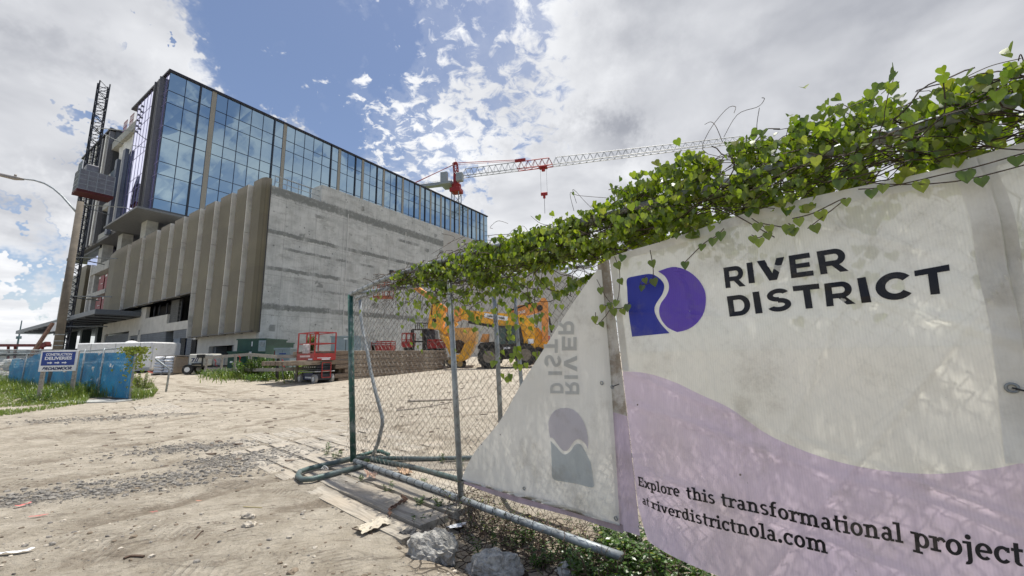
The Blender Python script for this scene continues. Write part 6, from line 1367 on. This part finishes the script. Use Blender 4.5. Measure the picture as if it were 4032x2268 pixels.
# ================================================================ FOREGROUND TIMBER PLANKS
ZP = lambda x, y: (1150 + x / 2.8975, 1700 + y / 2.8975)
def plank(name, corners, th, label, grp=None, m_=plank_m, bury=0.0):
    """corners: near-front, near-back, far-back, far-front as ground points; laid as a board with thickness th"""
    a, b, c, d = [np.array(p, float) for p in corners]; L = np.linalg.norm(d - a); dirv = (d - a) / L; ang = math.atan2(dirv[1], dirv[0])
    n1_ = 24; mb = MB(); ca, sa = math.cos(-ang), math.sin(-ang)
    def loc(p): v = p - a; return (v[0]*ca - v[1]*sa, v[0]*sa + v[1]*ca, p[2])
    for i in range(n1_ + 1):
        u = i / n1_; p = a*(1-u) + d*u; q_ = b*(1-u) + c*u; wob = .006 * noise.noise(Vector((i * .6, a[0] * 9, 0))); zt_ = a[2] - bury * u + wob
        for (pt2, zz_) in ((p, zt_), (q_, zt_ + .003), (q_, zt_ - th), (p, zt_ - th)):
            l_ = loc(np.array([pt2[0], pt2[1], zz_])); mb.v.append((l_[0] + (.012 * noise.noise(Vector((l_[1] * 20, a[1], 1))) if i in (0, n1_) else 0), l_[1] + .005 * noise.noise(Vector((i * 1.1, a[0] * 5, 2))), l_[2]))
    for i in range(n1_):
        for j in range(4): mb.f.append((i*4+j, i*4+(j+1)%4, (i+1)*4+(j+1)%4, (i+1)*4+j))
    mb.f += [(3, 2, 1, 0), (n1_*4, n1_*4+1, n1_*4+2, n1_*4+3)]
    o = mb.obj(name, m_); o.location = (a[0], a[1], 0); o.rotation_euler = (0, 0, ang); tag(o, label, 'timber plank', grp); return o
PG = 'weathered timber planks laid beside the fence'
dP = np.array([-.745, .667, 0]); nP = np.array([.667, .745, 0])
def pk(p, w, L, z, th, label, bury=0.0):
    p = np.array([p[0], p[1], z]); return plank('timber_plank', (p, p + nP*w*.9, p + nP*w*.9 + dP*L, p + dP*L), th, label, PG, bury=bury)
e2 = G(*ZP(1460, 1080), .1); e1 = G(*ZP(1840, 935), .1); e3 = G(*ZP(1250, 1240), .09)
pk(e2, .25, 4.6, .105, .10, 'middle weathered plank in front of the fence with rusty chain lying on it', .022)
pk(e1, .27, 4.9, .108, .10, 'weathered plank directly under the bottom rail of the green-posted fence panel', .022)
pk(e3, .17, 4.4, .092, .07, 'front plank half buried in sand along the driveway edge', .012)
pk(e1 + nP*.30 + dP*.25, .27, 4.4, .10, .10, 'weathered plank just behind the front fence panel bottom rail', .015)
pk(e1 + nP*.60 + dP*.5, .28, 4.4, .094, .08, 'second plank behind the front fence panel', .008)
pk(e1 + nP*.92 + dP*.8, .28, 4.2, .09, .07, 'third plank behind the front fence panel partly sanded over', .012)
pk(e1 + nP*1.25 + dP*1.3, .28, 3.8, .088, .06, 'farthest plank behind the fence nearly buried in sand', .012)
ub = plank('timber_plank', (e3 - np.array([0, .01, .04]), e2 + np.array([.02, -.02, -.06]), e2 + dP*.5 - np.array([0, 0, .06]), e3 + dP*.4), .03, 'dark broken board end poking out under the middle plank')
# flat mat boards far left of the yard
c_ = [G(575, 1618), G(670, 1600), G(680, 1640), G(590, 1665)]
for (x0, y0, x1, y1, w, lb) in ((525, 1605, 590, 1672, .5, 'flat pale board sunk in the sand left of the yard centre'), (590, 1595, 672, 1642, .45, 'flat pale board sunk in the sand right of its twin')):
    a = G(x0, y0, .0); b = G(x1, y1, .0); d_ = (b - a) / np.linalg.norm(b - a); n_ = np.array([-d_[1], d_[0], 0]); L_ = np.linalg.norm(b - a)
    mb = MB().box((0, 0, -.04), (L_, w, .012), .004); o = mb.obj('ground_board', plank_m); o.location = V(a + np.array([0, 0, zg(a[0], a[1]) + .004])); o.rotation_euler = (0, 0, math.atan2(d_[1], d_[0])); tag(o, lb, 'timber board')
# rusty chain on the middle plank
ch = thing('rusty_chain', 'short rusty chain lying across the middle plank near its end', 'chain', G(*ZP(1220, 860), .11)); cl = G(*ZP(1220, 860), .11)
cpts = sp([G(*ZP(*p), .125) for p in ((1115, 945), (1120, 880), (1170, 850), (1240, 800), (1300, 770), (1260, 740))], 15)
for k, p in enumerate(cpts):
    d_ = cpts[min(k+1, 14)] - cpts[max(k-1, 0)]; d_ /= np.linalg.norm(d_); sd_ = np.cross(d_, ZU) if k % 2 else ZU; mb = MB()
    mb.tube([p - cl + d_*.022*math.cos(a) + sd_*.012*math.sin(a) for a in np.linspace(0, 2*math.pi, 11)], .0042, 5, cap=False); mb.obj('chain_link', MT['rusty_steel'], ch, True)

# ================================================================ PEBBLES, ROCKS AND LITTER
rp_ = random.Random(21); peb = MB(); pebw = MB()
def onz(X, Y): return zg(X, Y)
def addpeb(X, Y, s, mb): mb.lump((X, Y, onz(X, Y) + s * .15), s * rp_.uniform(.7, 1.2), s * rp_.uniform(.6, 1.1), s * rp_.uniform(.35, .7), rp_.randint(0, 999), 6, .35)
for g_i, (gx, gy, rx, ry, ro) in enumerate(GRAVEL[:5]):
    for k in range((1500, 500, 620, 300, 500)[g_i]):
        a = rp_.gauss(0, .42) * rx; b = rp_.gauss(0, .75) * ry; X = gx + a*math.cos(ro) - b*math.sin(ro); Y = gy + a*math.sin(ro) + b*math.cos(ro)
        addpeb(X, Y, min(.028, rp_.expovariate(1/.008) + .005), peb)
pebd = MB()
for k in range(6500):
    X = rp_.uniform(-6.5, 2.2); Y = 2.0 + abs(rp_.gauss(0, 1)) * 3.0; d_ = noise.noise(Vector((X * .8, Y * 1.6, 4)))
    if d_ < rp_.uniform(-.5, .35): continue
    addpeb(X, Y, min(.022, rp_.expovariate(1/.0045) + .003), rp_.choice((peb, pebd, pebd, pebw)))
gst = mat('grey_gravel_stone', (.215, .20, .175), .9, 0, .5, 30); sst = mat('pale_gravel_stone', (.50, .45, .37), .9, 0, .3, 30)
o = peb.obj('gravel', gst); o['kind'] = 'stuff'; o = pebw.obj('gravel', sst); o['kind'] = 'stuff'; o = pebd.obj('gravel', mat('brown_earth_crumb', (.20, .16, .115), .95, 0, .4, 25)); o['kind'] = 'stuff'
# clods and clumps of earth further off
cl_ = MB()
for k in range(260):
    Y = 4 + rp_.random() ** .7 * 12; X = rp_.uniform(-.95, -.05) * Y * 1.05; s_ = rp_.uniform(.012, .045); cl_.lump((X, Y, onz(X, Y)), s_*rp_.uniform(.8, 2.5), s_, s_*.5, k, 6, .4)
o = cl_.obj('earth_clods', mat('dark_earth', (.13, .10, .075), .95, 0, .4, 20)); o['kind'] = 'stuff'
def rock(label, px_, rx, ry, rz_, seed, m_, k=44):
    g = G(*px_); mb = MB(); mb.lump((0, 0, 0), rx, ry, rz_, seed, k, .30, 1.5)
    mb.v = [(x + .010*noise.noise(Vector((x*45, y*45, z*45+seed))), y + .010*noise.noise(Vector((x*45+9, y*45, z*45))), z + .012*noise.noise(Vector((x*38, y*38+5, z*38))) + .01*noise.noise(Vector((x*90, y*90+5, z*90)))) for x, y, z in mb.v]
    o = mb.obj('concrete_rubble', m_); o.location = (g[0], g[1], zg(g[0], g[1]) + rz_*.45); tag(o, label, 'concrete lump'); return o
rbm = mat('crumbled_concrete', (.40, .39, .36), .95, 0, .35, 26, 1.0, 90, (.15, .14, .125), 22, .7)
rock('largest crumbly grey concrete lump at the bottom edge right of the planks', (1700, 2235), .135, .10, .11, 3, rbm)
rock('crumbly concrete lump at the bottom edge in front of the weeds', (1950, 2262), .15, .10, .075, 7, rbm)
rock('small dark concrete lump just left of the largest one', (1612, 2158), .065, .045, .035, 12, mat('dark_rubble', (.10, .10, .10), .95, 0, .4, 26, 1, 90))
rock('pale concrete chunk at the bottom edge among the weeds', (2235, 2262), .06, .05, .04, 18, conc2, 20)
rock('small pale broken concrete chip on the sand in the near foreground', (975, 2125), .05, .028, .022, 22, MT['pale_gravel_stone'], 16)
rock('pale wedge shaped chip just above another chip on the near sand', (975, 2092), .05, .02, .022, 25, MT['pale_gravel_stone'], 16)
def crumple(label, px_, w, h_, m_, seed, z=.0, amp=.03, n_=14, name='litter', cat='litter'):
    g = G(px_[0], px_[1], z); mb = MB()
    for j in range(n_ + 1):
        for i in range(n_ + 1):
            x = (i / n_ - .5) * w; y = (j / n_ - .5) * h_; e = 1 + .25 * noise.noise(Vector((i * .7, j * .7, seed)))
            mb.v.append((x * e, y * e, .012 + amp * abs(noise.fractal(Vector((x * 14, y * 14, seed * 3.3)), 1, 2, 3))))
    mb.f = [(j*(n_+1)+i, j*(n_+1)+i+1, (j+1)*(n_+1)+i+1, (j+1)*(n_+1)+i) for j in range(n_) for i in range(n_) if (i + j > 1 and (n_-i) + j > 2)]
    o = mb.obj(name, m_); o.location = (g[0], g[1], max(z, zg(g[0], g[1]))); o.rotation_euler = (0, 0, seed); tag(o, label, cat); return o
paper = mat('dirty_cream_paper', (.55, .50, .40), .8, 0, .15, 20, 0, 1, (.3, .25, .18), 15, .6)
crumple('crumpled cream paper bag lying on the front plank', (1465, 2078), .21, .13, paper, 4, .09, .035)
crumple('white folded paper lying on the cracked mud beside the plank end', (1793, 2080), .16, .08, mat('clean_white_paper', (.82, .83, .84), .7), .25, .03, .006, 4, 'paper')
crumple('crushed orange and white food wrapper on the plank under the fence', (1462, 1882), .13, .07, mat('orange_white_wrapper', (.62, .42, .30), .6, 0, .45, 14), 2.5, .115, .09)
crumple('tan food wrapper lying behind the fence panel', (1590, 1865), .20, .10, mat('tan_wrapper', (.45, .31, .20), .7, 0, .3, 14), 5.3, .10, .07)
crumple('bent red plastic scrap at the left edge of the gravel strip', (85, 2030), .09, .035, mat('faded_red_plastic', (.62, .17, .15), .6), 1.2, .01, .03, 6)
crumple('flattened red scrap on the sand below the gravel strip', (145, 2078), .10, .02, MT['faded_red_plastic'], .5, .01, .01, 6)
crumple('tiny faded red scrap in the middle of the near sand', (597, 2070), .05, .016, MT['faded_red_plastic'], .3, .01, .01, 6)
crumple('tiny orange scrap on the sand right of the red scraps', (778, 2020), .04, .012, mat('faded_orange_plastic', (.70, .30, .20), .6), .4, .01, .01, 6)
crumple('white torn paper at the lower left corner', (50, 2240), .16, .03, MT['clean_white_paper'], .35, .01, .02, 8)
def stick(label, pts, r, m_, z=.012, cat='stick', name='stick'):
    g0 = G(*pts[0], z); mb = MB(); P = [G(x, y, z) for x, y in pts]; P = [np.array([p[0], p[1], max(z, zg(p[0], p[1]) + r)]) - np.array([g0[0], g0[1], 0]) for p in sp_(P)]
    mb.tube(P, r, 5); o = mb.obj(name, m_); o.location = (g0[0], g0[1], 0); tag(o, label, cat); return o
def sp_(P): return sp(P, max(4, len(P) * 3))
straw = mat('pale_straw', (.42, .36, .20), .9)
stick('pale straw stalk lying on the near sand', [(955, 2040), (1000, 2043), (1028, 2045)], .004, straw)
stick('thin dry stick with a forked end on the near sand', [(762, 2175), (785, 2145), (797, 2140)], .004, dry_m)
stick('thin dry stick pointing right beside the forked one', [(880, 2147), (905, 2138), (925, 2130)], .003, dry_m)
stick('long thin stalk lying diagonally left of the plank end', [(1385, 2125), (1430, 2140), (1465, 2152)], .0035, dry_m)
stick('thin twig lying on the front plank end', [(1520, 2078), (1550, 2083), (1578, 2084)], .003, dry_m, .09)
stick('black curved strip on the plank beside the chain', [(1655, 1978), (1670, 1966), (1692, 1963), (1700, 1958)], .006, blackp, .12, 'strap', 'rubber_strip')
stick('long dark strap lying on the mud right of the plank end', [(1580, 2152), (1612, 2136), (1660, 2136), (1735, 2148)], .012, blackp, .02, 'strap', 'rubber_strip')
stick('dark twig at the bottom edge of the near sand', [(480, 2262), (510, 2250), (560, 2252)], .007, dry_m)
stick('long board lying on the yard seen through the fence mesh', [(1605, 1578), (1700, 1577), (1790, 1572)], .03, rail_m, .03, 'timber board', 'timber_batten')
stick('thin batten lying on the yard behind the long board', [(1560, 1622), (1700, 1600), (1900, 1555)], .014, rail_m, .03, 'timber board', 'timber_batten')
for x, y, s_ in ((700, 1703, .05), (545, 1696, .035), (1085, 1930 - 200, .03), (610, 1682, .05)):
    pass
# ================================================================ WEEDS AND GRASS
def blade(mb, c, h, lean, w, az_):
    dx_, dy_ = math.cos(az_), math.sin(az_); px_, py_ = -dy_ * w / 2, dx_ * w / 2; P = [c, c + np.array([dx_*lean*.35, dy_*lean*.35, h*.6]), c + np.array([dx_*lean, dy_*lean, h])]
    mb.add([P[0] + (px_, py_, 0), P[0] - np.array((px_, py_, 0)), P[1] - np.array((px_*.8, py_*.8, 0)), P[1] + (px_*.8, py_*.8, 0), P[2]], [(0, 1, 2, 3), (3, 2, 4)])
def oval(mb, c, d, nr, L, w):
    d = d / np.linalg.norm(d); nr = nr - d*(nr@d); nr /= np.linalg.norm(nr) + 1e-9; s_ = np.cross(d, nr)
    mb.add([c, c + d*L*.3 + s_*w*.5 + nr*L*.05, c + d*L*.65 + s_*w*.42 + nr*L*.04, c + d*L - nr*L*.08, c + d*L*.65 - s_*w*.42 + nr*L*.04, c + d*L*.3 - s_*w*.5 + nr*L*.05, c + d*L*.5 - nr*L*.03], [(0, 1, 6, 5), (1, 2, 6), (2, 3, 4, 6), (6, 4, 5)])
rw = random.Random(5)
def leafyplant(name, label, c, h, r, nst, m_, lsz=.03, cat='weed', group=None, up=.6):
    t = thing(name, label, cat, c, 0, group); L_ = MB(); S_ = MB()
    for k in range(nst):
        a = rw.uniform(0, 6.28); rr_ = r * math.sqrt(rw.random()); b0_ = np.array([rr_*.5*math.cos(a), rr_*.5*math.sin(a), 0]); tp_ = np.array([rr_*math.cos(a), rr_*math.sin(a), h*rw.uniform(.5, 1.0)]); md_ = (b0_ + tp_)/2 + np.array([rw.gauss(0, .1)*r, rw.gauss(0, .1)*r, .05*h])
        pts = [b0_, md_, tp_]; S_.tube(pts, max(.0012, h*.006), 3, cap=False); nl = max(4, int(np.linalg.norm(tp_ - b0_) / (lsz * .8)))
        for j in range(nl):
            u = (j + .6) / nl; p = (1-u)**2*b0_ + 2*u*(1-u)*md_ + u*u*tp_; az_ = rw.uniform(0, 6.28)
            for e in range(2): oval(L_, p, np.array([math.cos(az_ + e*3.1), math.sin(az_ + e*3.1), rw.uniform(-.2, up)]), ZU + np.array([rw.gauss(0, .3), rw.gauss(0, .3), 0]), lsz*rw.uniform(.7, 1.4), lsz*rw.uniform(.4, .7))
    L_.obj('leaves', m_, t); S_.obj('stems', stem_m, t); return t
def gz(p): return np.array([p[0], p[1], zg(p[0], p[1]) if p[1] < 13 else zs(p[0], p[1])])
# lush weeds below the banner, bottom right
for k, (x, y, h, r, ns, lb) in enumerate(((2440, 2200, .20, .20, 34, 'lush green leafy weed under the lower left corner of the banner'), (2330, 2262, .13, .16, 26, 'bright leafy weed at the bottom edge left of the biggest weed'), (2560, 2262, .24, .20, 34, 'tall leafy weed below the start of the printed web address'), (2690, 2300, .17, .18, 24, 'leafy weed half cut off by the bottom edge under the banner hem'), (2500, 2330, .12, .20, 30, 'bright low weed at the very bottom edge'))):
    leafyplant('leafy_weed', lb, gz(G(x, y)), h, r, ns, weed_m, .042)
for k, (x, y, h, lb) in enumerate(((1325, 2010 - 205, .10, 'small green sprout between planks inside the foot loop tip'), (1285, 1790, .13, 'taller sprig growing just behind the foot loop'), (1237, 1822, .07, 'low sprout left of the foot loop sprig'), (1110, 1823, .06, 'small weed on the sand left of the foot loop'), (1345, 1790, .06, 'tiny sprout close to the green fence post'), (1445, 1822, .05, 'tiny bright weed at the foot of the green post'), (1528, 1938, .09, 'sprig in the plank gap below the mesh'), (1420, 1895, .06, 'small sprig between planks near the wrapper'), (1728, 1995, .08, 'sprig growing at the edge of the nearest rear plank'), (1655, 1990, .07, 'sprig in the gap right of the chain'), (1655, 2100, .13, 'yellow green sprout standing at the middle plank end'), (1740, 1820, .09, 'grass tuft behind the fence between the planks'), (1810, 1835, .10, 'small weed behind the mid post of the fence'), (1710, 2140, .07, 'little sprout on the mud beside the dark strap'), (1890, 2190, .11, 'wilting sprout on the cracked mud'), (1960, 2150, .12, 'weed at the right edge of the cracked mud'), (1780, 2170, .05, 'tiny sprout in the middle of the cracked mud'), (1670, 1905, .06, 'weed growing under the fence mesh'), (1600, 2215, .05, 'tiny weed left of the largest concrete lump'))):
    z0 = .1 if (y < 2060 and x > 1240) else 0.01; g = G(x, y, z0); leafyplant('small_weed', lb, g, h, h * .55, rw.randint(4, 7), weed_m, .020, group='small weeds among the planks and mud')
for k, (x, y, h, r, ns, lb) in enumerate(((2235, 2200, .10, .12, 16, 'small leafy weed left of the lush weeds below the fence rail'), (2120, 2225, .09, .10, 14, 'low dark weed between the rubble lump and the lush weeds'), (2060, 2130, .10, .10, 12, 'spindly weed under the bottom rail right of the planks'), (2400, 2120, .14, .12, 20, 'leafy weed tucked against the bottom rail under the folded banner'))):
    leafyplant('leafy_weed', lb, gz(G(x, y)), h, r, ns, weed_m, .03)
# dry tangled undergrowth under the fence
tw = MB(); tl_ = MB()
for k in range(620):
    t = rw.uniform(1.65, 3.4); o_ = rw.gauss(.0, .13); c = fpt(t, 0.0, o_); c[2] = max(0, zg(c[0], c[1])); P = [c]; d_ = np.array([rw.gauss(0, .5), rw.gauss(0, .5), rw.uniform(.3, 1)]); d_ /= np.linalg.norm(d_)
    for j in range(rw.randint(4, 8)): d_ = d_ + np.array([rw.gauss(0, .45), rw.gauss(0, .45), rw.gauss(-.08, .3)]); d_ /= np.linalg.norm(d_); q_ = P[-1] + d_*rw.uniform(.02, .05); q_[2] = max(.01, min(q_[2], .30 - .04*abs(t-2.3))); P.append(q_)
    tw.tube(P, rw.uniform(.0009, .0022), 3, cap=False)
    if rw.random() < .45:
        for e in range(4): oval(tl_, P[rw.randint(1, len(P)-1)], np.array([rw.gauss(0, 1), rw.gauss(0, 1), rw.gauss(0, .5)]), ZU, rw.uniform(.015, .03), rw.uniform(.008, .016))
us = tw.obj('dry_undergrowth', dry_m); us['kind'] = 'stuff'; o = tl_.obj('undergrowth_leaves', leaf_mat('dark_leaf', (.03, .06, .012), (.07, .11, .02), .3)); o['kind'] = 'stuff'
# grass verge at the left
def inpoly(x, y, P):
    r_ = False; j = len(P) - 1
    for i in range(len(P)):
        if (P[i][1] > y) != (P[j][1] > y) and x < (P[j][0]-P[i][0])*(y-P[i][1])/(P[j][1]-P[i][1]) + P[i][0]: r_ = not r_
        j = i
    return r_
gb_ = MB(); verge = [(-80, 1670), (0, 1645), (200, 1612), (340, 1590), (350, 1572), (480, 1572), (520, 1580), (600, 1570), (622, 1550), (600, 1530), (545, 1525), (520, 1510), (330, 1520), (0, 1500), (-80, 1490)]
VP = [(G(*p)[0], G(*p)[1]) for p in verge]; xs_ = [p[0] for p in VP]; ys_ = [p[1] for p in VP]; k = 0
patch = MB()
while k < 42000:
    X = rw.uniform(min(xs_), max(xs_)); Y = rw.uniform(min(ys_), max(ys_))
    if not inpoly(X, Y, VP): continue
    d_ = noise.noise(Vector((X*.9, Y*.9, 0)))
    if d_ < -.28: continue
    edge = (X - bF[0][0]) * bd[1] - (Y - bF[0][1]) * bd[0]     # distance from fence line
    near = math.exp(-(edge / .9) ** 2); h = rw.uniform(.04, .10) + near * rw.uniform(.05, .45) * (1 + d_); c = np.array([X, Y, zg(X, Y) - .01]); blade(gb_, c, h, h * rw.uniform(.1, .9), rw.uniform(.008, .020), rw.uniform(0, 6.28)); k += 1
for k in range(9000):      # rough grass around the transformers and behind the stack
    if k < 5500: p = GS(rw.uniform(775, 1175), 1490 + rw.gauss(0, 9)); p = np.array([p[0], p[1] + rw.uniform(0, 5), 0])
    else: p = np.array([*(GS(1180, 1488)[:2] + UX[:2]*rw.uniform(0, 12) + WX[:2]*rw.uniform(3.0, 6.5)), 0])
    if p[1] < 17.5: continue
    c = np.array([p[0], p[1], zs(p[0], p[1]) - .02]); h = rw.uniform(.12, .5); blade(gb_, c, h, h*rw.uniform(.2, 1.1), rw.uniform(.015, .04), rw.uniform(0, 6.28))
go = gb_.obj('grass', grass_m); go['kind'] = 'stuff'
for (x, y, h, r, ns, lb) in ((880, 1492, .55, .9, 60, 'low yellow green bush left of the transformers in the barricade'), (960, 1494, .95, .8, 80, 'broad green shrub in the middle of the timber barricade'), (1010, 1494, 1.15, .8, 90, 'tallest green shrub hiding the lower barricade rail'), (1075, 1497, .6, .7, 60, 'dark green shrub around the black barricade post'), (1000, 1503, .35, .9, 60, 'ground hugging weed patch in front of the barricade'), (1175, 1492, .45, .7, 40, 'weed clump left of the scissor lift wheels'), (800, 1485, .4, .8, 40, 'yellowish weed clump at the left end of the barricade')):
    p = GS(x, y); leafyplant('shrub', lb, (p[0], p[1] + .5, zs(p[0], p[1])), h, r, ns, weed_m, .085, 'shrub', up=.8)
p = GS(1085, 1478); leafyplant('conifer_sapling', 'slender feathery sapling rising between the green and grey cabinets', (p[0] + .1, p[1] + 3.5, .6), 2.1, .28, 60, grass_m, .10, 'sapling', up=1.2)
for (x, y, h, r, lb) in ((290, 1570, .55, .5, 'tall tangled weed around the right post of the delivery sign'), (420, 1560, .75, .55, 'dark leafy weed against the blue screen near the gate end'), (150, 1585, .5, .6, 'weed clump at the left post of the delivery sign'), (560, 1545, .65, .4, 'dry yellow weed right of the blue gate end')):
    p = G(x, y); leafyplant('tall_weed', lb, gz(p), h, r, 40, grass_m if 'dry' in lb else weed_m, .06)
vg = thing('gate_vine', 'yellow green vine spilling over the end post of the blue screened gate', 'vine', (bF[0][0], bF[0][1], 0)); L_ = MB()
for k in range(520):
    u = rw.random(); c = np.array([rw.gauss(-.05 if u < .5 else .05, .16), rw.gauss(0, .12), 1.72 - abs(rw.gauss(0, 1)) * (.12 if u < .5 else .55)])
    heart(L_, c, np.array([rw.gauss(0, .4), rw.gauss(0, .4), -1]), np.array([.3, -1, .6]) + np.array([rw.gauss(0, .4) for _ in range(3)]), rw.uniform(.05, .085))
L_.obj('leaves', leaf_mat('yellow_vine_leaf', (.10, .15, .02), (.26, .27, .04), .4), vg)
